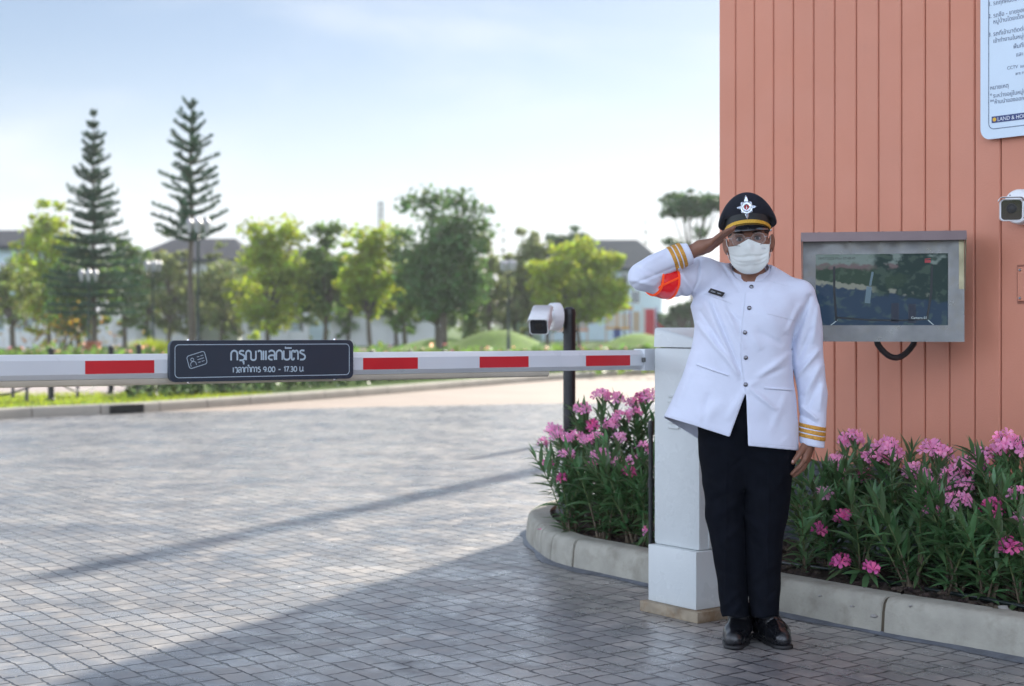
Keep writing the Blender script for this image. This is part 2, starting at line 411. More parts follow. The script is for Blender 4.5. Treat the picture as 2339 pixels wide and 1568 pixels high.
def text_obj(name, body, size, m, parent, origin, xdir, zdir, depth=.001, align='LEFT', bold=0.0, fit=None, italic=0.0):
    cu = bpy.data.curves.new(name, 'FONT'); cu.body = body; cu.size = size; cu.align_x = align; cu.extrude = 0
    cu.offset = bold; cu.resolution_u = 3; cu.shear = italic
    to = bpy.data.objects.new(name, cu); COL.objects.link(to)
    dg = bpy.context.evaluated_depsgraph_get(); me = bpy.data.meshes.new_from_object(to.evaluated_get(dg)); COL.objects.unlink(to); bpy.data.objects.remove(to)
    vs = [v.co.copy() for v in me.vertices]
    if not vs: return None
    x0 = min(v.x for v in vs); x1 = max(v.x for v in vs); k = 1.0
    if fit: k = fit / (x1 - x0)
    nrm = xdir.cross(zdir)
    V = [origin + xdir * ((v.x - (x0 if fit and align == 'LEFT' else 0)) * k) + zdir * (v.y * (k if fit else 1)) + nrm * depth for v in vs]
    F = [tuple(p.vertices) for p in me.polygons]
    return raw_mesh(name, [tuple(v) for v in V], F, m, parent)

# ================================================================ GROUND
def sheet(name, poly, z, m, thick=0.0):
    mb = MB()
    if thick: mb.prism([Vector((x, y, z - thick)) for x, y in poly], (0, 0, thick))
    else: mb.add([Vector((x, y, z)) for x, y in poly], [tuple(range(len(poly)))])
    return tag(mb.build(name, m), kind='structure')
g = sheet('ground', [(-900, -300), (900, -300), (900, 1500), (-900, 1500)], -.012, M['grass'])
g.name = 'ground'
sheet('road', [(-60, -40), (60, -40), (60, 75), (-60, 75)], -.006, M['road'])

def pave_mat():
    m = bpy.data.materials.new('stamped_concrete'); m.use_nodes = True; t = m.node_tree; N = t.nodes; K = t.links; b = N['Principled BSDF']
    g = N.new('ShaderNodeNewGeometry')
    def noise(scale, detail=5, rough=.5, vec=None, dist=0):
        n = N.new('ShaderNodeTexNoise'); n.inputs['Scale'].default_value = scale; n.inputs['Detail'].default_value = detail
        n.inputs['Roughness'].default_value = rough; n.inputs['Distortion'].default_value = dist
        K.new(vec if vec else g.outputs['Position'], n.inputs['Vector']); return n
    def mr(src, a, b_, c=0, d=1):
        q = N.new('ShaderNodeMapRange'); q.inputs[1].default_value = a; q.inputs[2].default_value = b_; q.inputs[3].default_value = c; q.inputs[4].default_value = d
        K.new(src, q.inputs[0]); return q.outputs[0]
    def mixc(f, a, b_, mode='MIX'):
        q = N.new('ShaderNodeMix'); q.data_type = 'RGBA'; q.blend_type = mode
        if isinstance(f, float): q.inputs[0].default_value = f
        else: K.new(f, q.inputs[0])
        for s, v in ((6, a), (7, b_)):
            if isinstance(v, tuple): q.inputs[s].default_value = (*v, 1)
            else: K.new(v, q.inputs[s])
        return q.outputs[2]
    def math_(op, a, b_=None, c=None):
        q = N.new('ShaderNodeMath'); q.operation = op
        for s, v in enumerate((a, b_, c)):
            if v is None: continue
            if isinstance(v, (int, float)): q.inputs[s].default_value = v
            else: K.new(v, q.inputs[s])
        return q.outputs[0]
    # warp the joints a little, as the stamping mats did
    nw = noise(3.2, 3); vm = N.new('ShaderNodeVectorMath'); vm.operation = 'MULTIPLY_ADD'
    K.new(nw.outputs['Color'], vm.inputs[0]); vm.inputs[1].default_value = (.045, .045, 0); K.new(g.outputs['Position'], vm.inputs[2])
    nw2 = noise(28, 3); vm2 = N.new('ShaderNodeVectorMath'); vm2.operation = 'MULTIPLY_ADD'
    K.new(nw2.outputs['Color'], vm2.inputs[0]); vm2.inputs[1].default_value = (.022, .022, 0); K.new(vm.outputs[0], vm2.inputs[2])
    mp = N.new('ShaderNodeMapping'); mp.vector_type = 'POINT'
    ang = math.atan2(WD.y, WD.x); mp.inputs['Rotation'].default_value = (0, 0, -ang)   # x runs along the wall direction
    K.new(vm2.outputs[0], mp.inputs[0])
    br = N.new('ShaderNodeTexBrick'); br.offset = .42; br.offset_frequency = 3; br.squash = 1.18; br.squash_frequency = 4
    br.inputs['Scale'].default_value = 1; br.inputs['Brick Width'].default_value = .128; br.inputs['Row Height'].default_value = .104
    br.inputs['Mortar Size'].default_value = .0058; br.inputs['Mortar Smooth'].default_value = .55; br.inputs['Bias'].default_value = 0
    br.inputs['Color1'].default_value = (0, 0, 0, 1); br.inputs['Color2'].default_value = (1, 1, 1, 1); br.inputs['Mortar'].default_value = (.5, .5, .5, 1)
    K.new(mp.outputs[0], br.inputs['Vector'])
    joint = br.outputs['Fac']
    big = noise(.9, 6, .6); mid = noise(4.5, 7, .65); fine = noise(60, 6, .6)
    col = mixc(mr(big.outputs[0], .36, .60), (.165, .17, .185), (.38, .358, .33))
    col = mixc(mr(mid.outputs[0], .5, .72), col, (.46, .42, .375))
    col = mixc(math_('MULTIPLY', br.outputs['Color'], .45), col, (.095, .10, .115))
    dk = noise(1.7, 8, .7); col = mixc(mr(dk.outputs[0], .56, .66, 0, .72), col, (.085, .09, .098))
    rust = noise(2.3, 5, .6); col = mixc(mr(rust.outputs[0], .63, .78, 0, .35), col, (.27, .215, .16))
    jn = noise(5, 4); jf = math_('MULTIPLY', joint, mr(jn.outputs[0], .3, .6, .8, 1))
    col = mixc(jf, col, (.014, .015, .024))
    K.new(col, b.inputs['Base Color'])
    # sealer: glossy where it has survived, duller where it has worn
    r1 = mr(mid.outputs[0], .42, .58, .26, .46); r2 = math_('ADD', r1, mr(dk.outputs[0], .60, .70, 0, .12)); K.new(r2, b.inputs['Roughness'])
    b.inputs['Specular IOR Level'].default_value = .62; wn = noise(2.6, 9, .72, dist=.4); K.new(math_('MULTIPLY', mr(wn.outputs[0], .40, .50, .85, .08), math_('SUBTRACT', 1.0, joint)), b.inputs['Coat Weight']); b.inputs['Coat Roughness'].default_value = .27; b.inputs['Coat IOR'].default_value = 1.6
    h = math_('MULTIPLY', joint, -.0055); und = noise(9, 3); h = math_('MULTIPLY_ADD', und.outputs[0], .0042, h)
    h = math_('MULTIPLY_ADD', fine.outputs[0], .0011, h)
    sc = noise(30, 5, .7); h = math_('MULTIPLY_ADD', mr(sc.outputs[0], .62, .75), .0012, h)
    h = math_('MULTIPLY_ADD', br.outputs['Color'], .0012, h)
    bp = N.new('ShaderNodeBump'); bp.inputs['Distance'].default_value = 1.0; bp.inputs['Strength'].default_value = 1.0
    K.new(h, bp.inputs['Height']); K.new(bp.outputs[0], b.inputs['Normal']); K.new(bp.outputs[0], b.inputs['Coat Normal'])
    return m
M['pave'] = pave_mat()
sheet('pavement', [(-40, -20), (30, -20), (30, 24.6), (5, 24.6), (.2, 23.4), (-2, 22.6), (-3.9, 21.6), (-5.5, 21.2), (-40, 17)], 0, M['pave'])

def catmull(pts, step=.08):
    P = [Vector((*p, 0)) if len(p) == 2 else Vector(p) for p in pts]; outp = []
    for i in range(len(P) - 1):
        a = P[max(i - 1, 0)]; b = P[i]; c = P[i + 1]; d = P[min(i + 2, len(P) - 1)]
        n = max(2, int((c - b).length / step))
        for k in range(n):
            t = k / n; outp.append(.5 * ((2 * b) + (c - a) * t + (2 * a - 5 * b + 4 * c - d) * t * t + (3 * b - a - 3 * c + d) * t ** 3))
    outp.append(P[-1]); return outp
def kerb(name, pts, joints, h=.15, wid=.14, m=None, side=1):
    """pts: outer foot line; inner side lies to the left (side=1) of its direction; joints: arc lengths of joints"""
    line = catmull(pts); arc = [0]
    for a, b in zip(line, line[1:]): arc.append(arc[-1] + (b - a).length)
    prof = [(0, -.06), (.0, .02), (.006, h * .62), (.014, h * .84), (.026, h * .955), (.044, h), (wid * .6, h + .001), (wid, h), (wid, -.06)]
    stations = sorted(set([round(s, 4) for s in arc] + [round(j + d, 4) for j in joints for d in (-.0105, -.0075, .0075, .0105)]))
    stations = [s for s in stations if not any(abs(s - j) < .0074 for j in joints)] + []
    def at(s):
        for i in range(len(arc) - 1):
            if s <= arc[i + 1] or i == len(arc) - 2:
                t = (s - arc[i]) / max(arc[i + 1] - arc[i], 1e-9); p = line[i].lerp(line[i + 1], t)
                d = (line[min(i + 2, len(line) - 1)] - line[max(i - 1, 0)]).normalized(); return p, Vector((-d.y, d.x, 0)) * side
    mb = MB(); k = len(prof); vs = []
    for s in stations:
        p, n = at(s); ins = .006 if any(abs(s - j) < .0078 for j in joints) else 0
        for (u, z) in prof: vs.append(p + n * (u + ins * (1 if u < wid * .5 else 0)) + Vector((0, 0, z - (ins if z > h * .5 else 0))))
    fs = []; ms = []
    for i in range(len(stations) - 1):
        a = stations[i]; b = stations[i + 1]; grout = any(abs((a + b) / 2 - j) < .007 for j in joints)
        for q in range(k - 1): fs.append((i * k + q, i * k + q + 1, (i + 1) * k + q + 1, (i + 1) * k + q)); ms.append(1 if grout else 0)
    mb.V = vs; mb.F = fs; mb.M = ms
    o = mb.build(name, [m or M['concrete'], M['mortar']]); autosmooth(o, 60); return tag(o, kind='structure')

near_pts = [PQ(4.95, -2.2), PQ(4.93, -.5), PQ(4.9, 1.6), Vector((1.898, 5.568, 0)), Vector((1.485, 6.03, 0)), Vector((1.134, 6.486, 0)), Vector((.647, 7.16, 0)), Vector((.44, 7.46, 0)),
            Vector((.306, 7.64, 0)), Vector((.20, 7.87, 0)), Vector((.135, 8.2, 0)), Vector((.085, 8.61, 0)), Vector((.10, 9.0, 0)), Vector((.22, 9.38, 0)), Vector((.5, 9.72, 0)),
            Vector((1.0, 10.1, 0)), Vector((1.9, 10.75, 0)), Vector((4.0, 12.2, 0)), Vector((8.0, 15.2, 0))]
near_pts = [(v.x, v.y) for v in near_pts]
_ln = catmull(near_pts); _arc = [0]
for a, b in zip(_ln, _ln[1:]): _arc.append(_arc[-1] + (b - a).length)
def arc_at(x, y):
    q = Vector((x, y, 0)); i = min(range(len(_ln)), key=lambda i: (_ln[i] - q).length); return _arc[i]
jts = [arc_at(*gr(2015, 1451).xy), arc_at(*gr(1307, 1301).xy), arc_at(*gr(1257, 1285).xy), arc_at(*gr(1229, 1266).xy), arc_at(.12, 8.3), arc_at(.085, 8.55), arc_at(.09, 8.85), arc_at(.16, 9.2), arc_at(.4, 9.62)]
j0 = jts[0]; jts += [j0 - 1.0, j0 - 2.0, j0 - 3.0, j0 - 4, j0 + 1.0, arc_at(.4, 9.62) + 1, arc_at(.4, 9.62) + 2, arc_at(.4, 9.62) + 3]
kerb('island_kerb', near_pts, jts, side=-1)
# dark mortar fillet where the kerb meets the paving
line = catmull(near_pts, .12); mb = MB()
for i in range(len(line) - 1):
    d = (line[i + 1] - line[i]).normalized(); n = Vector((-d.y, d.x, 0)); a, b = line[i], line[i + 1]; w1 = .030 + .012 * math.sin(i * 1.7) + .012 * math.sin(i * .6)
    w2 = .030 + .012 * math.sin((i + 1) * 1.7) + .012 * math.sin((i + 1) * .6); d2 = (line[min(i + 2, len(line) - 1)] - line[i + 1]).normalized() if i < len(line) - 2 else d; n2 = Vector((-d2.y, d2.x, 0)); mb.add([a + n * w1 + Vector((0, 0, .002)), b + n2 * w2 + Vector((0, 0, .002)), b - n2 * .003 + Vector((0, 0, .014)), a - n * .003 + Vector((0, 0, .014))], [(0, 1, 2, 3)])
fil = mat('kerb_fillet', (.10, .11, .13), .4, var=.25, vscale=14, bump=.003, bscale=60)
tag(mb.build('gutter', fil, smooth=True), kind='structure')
# soil of the bed, a bumpy sheet inside the kerb
ins = [(p.x, p.y) for p in catmull([(v[0], v[1]) for v in near_pts], .25)]
nrm_in = []
pl = catmull(near_pts, .25)
poly = []
for i, p in enumerate(pl):
    d = (pl[min(i + 1, len(pl) - 1)] - pl[max(i - 1, 0)]).normalized(); poly.append(p + Vector((d.y, -d.x, 0)) * .125)
poly += [Vector((9, 12, 0)), Vector((9, -6, 0))]
bm = bmesh.new(); vs = [bm.verts.new((p.x, p.y, .118)) for p in poly]; f = bm.faces.new(vs)
bmesh.ops.triangulate(bm, faces=[f])
me = bpy.data.meshes.new('soil'); bm.to_mesh(me); bm.free()
so_ = bpy.data.objects.new('soil_base', me); COL.objects.link(so_); me.materials.append(M['soil']); tag(so_, kind='structure')
def in_bed(x, y):
    c = False; n = len(poly)
    for i in range(n):
        a, b = poly[i], poly[i - 1]
        if (a.y > y) != (b.y > y) and x < (b.x - a.x) * (y - a.y) / (b.y - a.y) + a.x: c = not c
    return c
# bumpy soil surface + clods: uncountable stuff
mb = MB()
gx = np.arange(.1, 2.9, .035); gy = np.arange(3.6, 10.4, .035)
def hsoil(x, y): return .128 + .014 * math.sin(x * 31 + 2 * math.sin(y * 17)) * math.sin(y * 27 + x * 9) + .010 * math.sin(x * 71 + y * 53) + .012 * math.sin(x * 9 + y * 5)
okc = {}
for i, x in enumerate(gx):
    for j, y in enumerate(gy):
        pp = AD.x * x + AD.y * y
        if in_bed(x, y) and (pp < 5.75 or WD.x * x + WD.y * y > 5.8):
            okc[i, j] = len(mb.V); mb.V.append(Vector((x + rnd.uniform(-.01, .01), y + rnd.uniform(-.01, .01), hsoil(x, y) + rnd.uniform(-.006, .008))))
for (i, j), a in okc.items():
    b, c, d = okc.get((i + 1, j)), okc.get((i + 1, j + 1)), okc.get((i, j + 1))
    if b is not None and c is not None and d is not None: mb.F.append((a, b, c, d)); mb.M.append(0)
tag(mb.build('planting_soil', M['soil'], fix=False), 'dark planting soil filling the kerbed bed', 'soil', kind='stuff')
mb = MB()
def clod(mb, x, y, r, z=None):
    z = hsoil(x, y) + r * .2 if z is None else z
    vs = []; n = 6
    for (zz, rr) in ((-.7, .6), (0, 1), (.65, .6)):
        for k in range(n):
            t = k * 2 * math.pi / n + zz; q = r * rr * rnd.uniform(.7, 1.2); vs.append((x + math.cos(t) * q, y + math.sin(t) * q * .8, z + zz * r * .6 * rnd.uniform(.7, 1.2)))
    fs = [tuple(reversed(range(n))), tuple(2 * n + k for k in range(n))] + [(i * n + k, i * n + (k + 1) % n, (i + 1) * n + (k + 1) % n, (i + 1) * n + k) for i in (0, 1) for k in range(n)]
    mb.add(vs, fs)
cnt = 0
while cnt < 1500:
    x = rnd.uniform(.1, 2.4); y = rnd.uniform(5.0, 9.6)
    if in_bed(x, y) and AD.x * x + AD.y * y < 5.7: clod(mb, x, y, rnd.uniform(.006, .022) ** 1.0); cnt += 1
tag(mb.build('mulch_clods', M['mulch'], smooth=False, fix=False), 'crumbly clods and bark bits lying on the bed soil', 'mulch', kind='stuff')
for k, (x, y, r) in enumerate(((2005 - 8, 1392, .016), (1947, 1372, .011), (2080, 1386, .010), (2287, 1400, .04), (1873, 1354, .010))):
    Zp = 1.12 * FP / (y - CY); q = MB(); clod(q, (x - CX) / FP * Zp, Zp, r)
    lab = ['small pale pebble on the soil near the kerb joint', 'small pebble on the soil below the low pink blooms', 'small pebble on dark soil right of the kerb joint', 'rounded grey stone lying at the right end of the flower bed', 'small pebble on soil nearest the guard'][k]
    o = q.build('stone' if r > .03 else 'pebble', M['pebble']); autosmooth(o, 80); tag(o, lab, 'stone', 'loose stones on the bed soil')

# ================================================================ GUARDHOUSE
WP = 5.75
gh = thing('guard_house', 'salmon pink boarded guardhouse wall on a dark granite base', 'guardhouse', PQ(WP, 5.85))
M['pink'] = mat('salmon_fibre_board', (.59, .238, .15), .55, var=.05, vscale=1.6, bump=.0012, bscale=140, rvar=.08, stain=(3.5, .62, .85, (.36, .17, .12), .35))
M['pink_gap'] = mat('board_joint_shadow_gap', (.30, .12, .08), .8)
mb = MB(); qs = [5.852, 5.726]
while qs[-1] > -2.2: qs.append(qs[-1] - .1377)
Z0, ZT = .56, 4.3
for a, b in zip(qs, qs[1:]):
    c = PQ(WP + .011, (a + b) / 2, (Z0 + ZT) / 2)
    # board with eased edges: prism in plan
    e = .0045; g_ = .003
    pl_ = [PQ(WP + .022, a - g_), PQ(WP + e, a - g_), PQ(WP, a - g_ - e), PQ(WP, b + g_ + e), PQ(WP + e, b + g_), PQ(WP + .022, b + g_)]
    mb.prism([p + Vector((0, 0, Z0)) for p in pl_], (0, 0, ZT - Z0))
mb.build('wall_boards', M['pink'], gh)
mb = MB(); mb.prism([PQ(WP + .012, 5.845, Z0 + .002), PQ(WP + .012, -2.2, Z0 + .002), PQ(WP + .14, -2.2, Z0 + .002), PQ(WP + .14, 5.845, Z0 + .002)], (0, 0, ZT - Z0 - .01)); mb.build('backing_board', M['pink_gap'], gh)
mb = MB(); mb.prism([PQ(WP + .141, 5.85), PQ(WP + .141, -2.2), PQ(12, -2.2), PQ(12, 8.87), PQ(8.76, 8.87), PQ(8.76, 5.85)], (0, 0, 4.29)); mb.build('wall', M['pink'], gh)  # unseen rear wing added, its corner set to cast the foreground shade
mb = MB(); mb.box(PQ(WP + .06, 1.83, .28), (.2, 8.07, .556), X=AD, Y=WD, bev=.006); o = mb.build('stone_base', M['granite'], gh); autosmooth(o)
mb = MB(); mb.prism([PQ(WP - .25, 6.1, 4.31), PQ(WP - .25, -2.4, 4.31), PQ(12.3, -2.4, 4.31), PQ(12.3, 8.88, 4.31), PQ(8.75, 8.88, 4.31), PQ(8.75, 6.1, 4.31)], (0, 0, .22)); mb.build('roof', M['roof'], gh)

# small screwed cover plate let into the wall
hp = on_p(2349, 649, WP); qh = hp.dot(WD)
hatch = thing('cover_plate', 'small salmon painted cover plate with screws at the right edge of the wall', 'cover plate', PQ(WP, qh, hp.z))
mb = MB(); mb.box(PQ(WP - .002, qh, hp.z), (.006, .105, .17), X=AD, Y=WD); mb.build('frame', M['pink_gap'], hatch)
mb = MB(); mb.box(PQ(WP - .008, qh, hp.z), (.008, .092, .15), X=AD, Y=WD, bev=.003); mb.build('plate', M['pink'], hatch)
for a in (-1, 1):
    for b in (-1, 1): mb = MB(); mb.lathe(PQ(WP - .012, qh + a * .034, hp.z + b * .062), [(.006, 0), (.006, .002), (.004, .004)], 10, -AD); mb.build('screw', M['dark_chrome'], hatch)

# ---------------------------------------------------------------- notice board, upper right
bp0 = WP - .03
TL = on_p(2240, 318, bp0); qL = TL.dot(WD); zB = on_p(2262, 318.5, bp0).z
def rrect(cx, cz, wx, wz, r, n=6):
    pts = []
    for (sx, sz, a0) in ((1, 1, 0), (-1, 1, 90), (-1, -1, 180), (1, -1, 270)):
        for k in range(n + 1):
            t = R(a0 + 90 * k / n); pts.append((cx + sx * (wx / 2 - r) + r * math.cos(t), cz + sz * (wz / 2 - r) + r * math.sin(t)))
    return pts
nbw, nbh = 1.15, 1.9; q0 = qL
nb = thing('notice_board', 'pale blue white notice board with Thai rules fixed high on the salmon wall', 'notice board', PQ(bp0, q0, zB))
def nbp(u, v, d=0.0): return PQ(bp0 - d, q0 - u, zB + v)      # u to the right, v up
mb = MB(); mb.prism([nbp(u, v) for u, v in rrect(nbw / 2, nbh / 2, nbw, nbh, .05)], AD * .012); o = mb.build('panel', M['plate_white'], nb)
for u in (.1, nbw - .1):
    mb = MB(); mb.box(PQ(bp0 + .02, q0 - u, zB + nbh / 2), (.018, .03, nbh - .2), X=AD, Y=WD); mb.build('mounting_rail', M['steel'], nb)
def ring(outer, inner, f):
    mb = MB(); n = len(outer); mb.add([f(*p) for p in outer] + [f(*p) for p in inner], [(i, (i + 1) % n, n + (i + 1) % n, n + i) for i in range(n)]); return mb
ring(rrect(nbw / 2, nbh / 2, nbw - .085, nbh - .085, .03), rrect(nbw / 2, nbh / 2, nbw - .091, nbh - .091, .027), lambda u, v: nbp(u, v, .0012)).build('border_line', M['plate_ink'], nb)
NX = -WD; NZ = Vector((0, 0, 1))
def nb_text(x, y, s, h, nm='lettering', m='plate_ink', d=.0012, fit=None):
    p = on_p(x, y, bp0); return text_obj(nm, s, h * .31, M[m], nb, PQ(bp0, p.dot(WD), p.z), NX, NZ, d, fit=fit)
# photograph: text baselines slope because the wall recedes; each line starts at its own place
for (x, y, s, h) in ((2258, 43, '2. รถซื้อ - ขายของเก่า', .085), (2269, 55, 'หมู่บ้านโดยเด็ดขาด', .085), (2258, 85, '3. รถที่เข้ามาติดต่อโครงการ', .085), (2269, 99, 'เข้าทำงานในหมู่บ้านนี้', .085),
                     (2315, 112, 'พื้นที่นี้มีกล้อง', .085), (2321, 130, 'และ บันทึกภาพ', .085), (2301, 160, 'CCTV  surveillance', .068), (2320, 172, 'are recorded', .068),
                     (2262, 206, 'หมายเหตุ', .085), (2262, 224, '*', .085), (2269, 224, 'ระหว่างอยู่ในหมู่บ้าน', .082), (2262, 238, '**', .085), (2272, 238, 'ห้ามนำของออกเวลา', .082),
                     (2258, 15, '1. รถทุกคันต้องแลกบัตร', .085)):
    nb_text(x, y, s, h)
pb = on_p(2266, 280, bp0); zb = pb.z - .004; ub = q0 - pb.dot(WD)
mb = MB(); mb.add([nbp(ub, zb - zB, .0014), nbp(ub + .26, zb - zB, .0014), nbp(ub + .26, zb - zB + .029, .0014), nbp(ub, zb - zB + .029, .0014)], [(0, 1, 2, 3)]); mb.build('title_bar', M['plate_blue'], nb)
mb = MB(); mb.lathe(nbp(ub + .015, zb - zB + .0145, .0018), [(.0095, 0), (.008, .001), (.004, .0016)], 20, -AD); mb.build('emblem', M['gold_cap'], nb)
text_obj('lettering', 'LAND & HOUSES', .0245, M['white_ink'], nb, nbp(ub + .030, zb - zB + .006, .0020), NX, NZ, 0)

# ---------------------------------------------------------------- monitor in a steel hood
mc = px(2016.5, 660, 6.78)
my = R(-13); MX = Vector((math.cos(my), math.sin(my), 0)); MN = Vector((math.sin(my), -math.cos(my), 0))   # right, towards viewer
MZv = Vector((0, 0, 1)); mw, mh, md = .708, .478, .10
mon = thing('monitor', 'steel hooded monitor showing a dark vehicle camera picture on the salmon wall', 'monitor', mc)
def mp_(u, v, d=0.0): return mc + MX * u + MZv * v + MN * d
def mbox(mb, u, v, d, su, sv, sd_, bev=0): return mb.box(mp_(u, v, d), (su, sd_, sv), X=MX, Y=-MN, Z=MZv, bev=bev)
sw, sh = .580, .322; su0 = -.006; sv0 = -.004
mb = MB()
mbox(mb, 0, 0, -md / 2 - .004, mw, mh, md, .004); o = mb.build('housing', M['steel'], mon); autosmooth(o)
mb = MB()                                                     # front frame with the screen opening
L_, R_, B_, T_ = -mw / 2, mw / 2, -mh / 2, mh / 2; l_, r_, b_, t_ = su0 - sw / 2, su0 + sw / 2, sv0 - sh / 2, sv0 + sh / 2
for (a, b, c, d) in ((L_, R_, t_, T_), (L_, R_, B_, b_), (L_, l_, b_, t_), (r_, R_, b_, t_)):
    mbox(mb, (a + b) / 2, (c + d) / 2, .002, b - a, d - c, .012)
mb.build('front_frame', M['steel'], mon)
def screen_mat():
    m = bpy.data.materials.new('monitor_picture'); m.use_nodes = True; t = m.node_tree; N = t.nodes; K = t.links; b = N['Principled BSDF']
    tc = N.new('ShaderNodeTexCoord'); sp = N.new('ShaderNodeSeparateXYZ')
    n = N.new('ShaderNodeTexNoise'); n.inputs['Scale'].default_value = 13; n.inputs['Detail'].default_value = 4; K.new(tc.outputs['Generated'], n.inputs['Vector'])
    va = N.new('ShaderNodeVectorMath'); va.operation = 'MULTIPLY_ADD'; K.new(n.outputs['Color'], va.inputs[0]); va.inputs[1].default_value = (.10, 0, .14); K.new(tc.outputs['Generated'], va.inputs[2]); K.new(va.outputs[0], sp.inputs[0])
    def mth(op, a, b_=0.0, c=0.0):
        q = N.new('ShaderNodeMath'); q.operation = op
        for s, v in enumerate((a, b_, c)):
            if isinstance(v, (int, float)): q.inputs[s].default_value = v
            else: K.new(v, q.inputs[s])
        return q.outputs[0]
    X = sp.outputs[0]; Zc = sp.outputs[2]
    def mix(f, a, b_):
        q = N.new('ShaderNodeMix'); q.data_type = 'RGBA'; K.new(f, q.inputs[0])
        for s, v in ((6, a), (7, b_)):
            if isinstance(v, tuple): q.inputs[s].default_value = (*v, 1)
            else: K.new(v, q.inputs[s])
        return q.outputs[2]
    def step(e, v, wd=.02): 
        q = N.new('ShaderNodeMapRange'); q.interpolation_type = 'SMOOTHSTEP'; q.inputs[1].default_value = e - wd; q.inputs[2].default_value = e + wd; K.new(v, q.inputs[0]); return q.outputs[0]
    zz = mth('MULTIPLY_ADD', X, .22, Zc)                         # scene slopes down to the right
    road = (.016, .034, .066); kerb_ = (.15, .17, .155); green = (.022, .042, .030); roofs = (.10, .08, .09); skyc = (.12, .165, .17)
    c = mix(step(.66, zz, .015), road, kerb_); c = mix(step(.72, zz, .012), c, green)
    c = mix(step(.86, Zc, .03), c, roofs); c = mix(step(.92, Zc, .02), c, skyc)
    n2 = N.new('ShaderNodeTexNoise'); n2.inputs['Scale'].default_value = 4.5; n2.inputs['Detail'].default_value = 5; K.new(tc.outputs['Generated'], n2.inputs['Vector'])
    tr = mth('MULTIPLY', step(.44, n2.outputs[0], .04), mth('MULTIPLY', step(.5, X, .04), step(.62, zz, .03)))
    c = mix(tr, c, (.012, .027, .026))
    n3 = N.new('ShaderNodeTexNoise'); n3.inputs['Scale'].default_value = 9; K.new(tc.outputs['Generated'], n3.inputs['Vector'])
    c = mix(mth('MULTIPLY', step(.58, n3.outputs[0], .05), .35), c, (.07, .11, .09))
    b.inputs['Base Color'].default_value = (.01, .012, .014, 1); b.inputs['Roughness'].default_value = .06; b.inputs['Specular IOR Level'].default_value = .12
    K.new(c, b.inputs['Emission Color']); b.inputs['Emission Strength'].default_value = .6
    return m
mb = MB(); mbox(mb, su0, sv0, -.006, sw + .01, sh + .01, .006); mb.build('screen', screen_mat(), mon)
M['scr_dark'] = mat('screen_dark_lines', (.006, .01, .014), .3); M['scr_txt'] = mat('screen_text_dark', (.01, .015, .015), .3); M['scr_pale'] = mat('screen_text_pale', (.25, .32, .34), .3, emis=((.5, .6, .6), .25)); M['scr_red'] = mat('screen_icon_red', (.3, .02, .03), .3, emis=((.3, .03, .05), .1))
def spt(x, y, d=-.0022):           # photo pixel of the screen area to a point on the screen plane
    u = (x - 1869) / (2165 - 1869); v = (y - 741) / (577 - 741); return mp_(su0 + (u - .5) * sw, sv0 + (v - .5) * sh, d)
def sline(pts, wpx, m, nm='overlay_line'):
    mb = MB(); pp = [spt(*p) for p in pts]; w_ = wpx / 506 / 2
    for a, b in zip(pp, pp[1:]):
        d = (b - a).normalized(); n = d.cross(MN) * w_; mb.add([a - n, b - n, b + n, a + n], [(0, 1, 2, 3)])
    mb.build(nm, m, mon)
sline([(1911, 605), (1911, 664), (1916, 732)], 5, M['scr_dark']); sline([(2130, 605), (2128, 668), (2119, 727)], 5, M['scr_dark'])
sline([(1916, 723), (1990, 729), (2060, 730), (2119, 727)], 4, M['scr_dark']); sline([(1903, 741), (1919, 729)], 1.4, M['scr_pale']); sline([(2133, 740), (2121, 729)], 1.4, M['scr_pale'])
for (a, b) in (((2048, 690), (2048, 736)), ((2086, 692), (2086, 736))): sline([a, b], 17, mat('screen_leg_shade', (.004, .012, .03), .3), 'picture_shape')
sline([(1998, 618), (1992, 650)], 5, mat('screen_pale_shape', (.03, .05, .07), .3, emis=((.1, .17, .22), .3)), 'picture_shape'); sline([(1990, 652), (1986, 690)], 12, bpy.data.materials['screen_pale_shape'], 'picture_shape')
text_obj('overlay_text', '18/07/2022 Mon 07:48:49', .0145, M['scr_txt'], mon, spt(1875, 589), MX, MZv, .0003, fit=.164)
text_obj('overlay_text', 'Camera 01', .0145, M['scr_pale'], mon, spt(2084, 726.5), MX, MZv, .0003, fit=.066)
mb = MB(); mb.add([spt(2114, 598), spt(2127, 598), spt(2127, 592), spt(2114, 592)], [(0, 1, 2, 3)]); mb.add([spt(2114, 591), spt(2127, 589.5), spt(2127, 588), spt(2114, 589)], [(0, 1, 2, 3)]); mb.build('overlay_icon', M['scr_red'], mon)
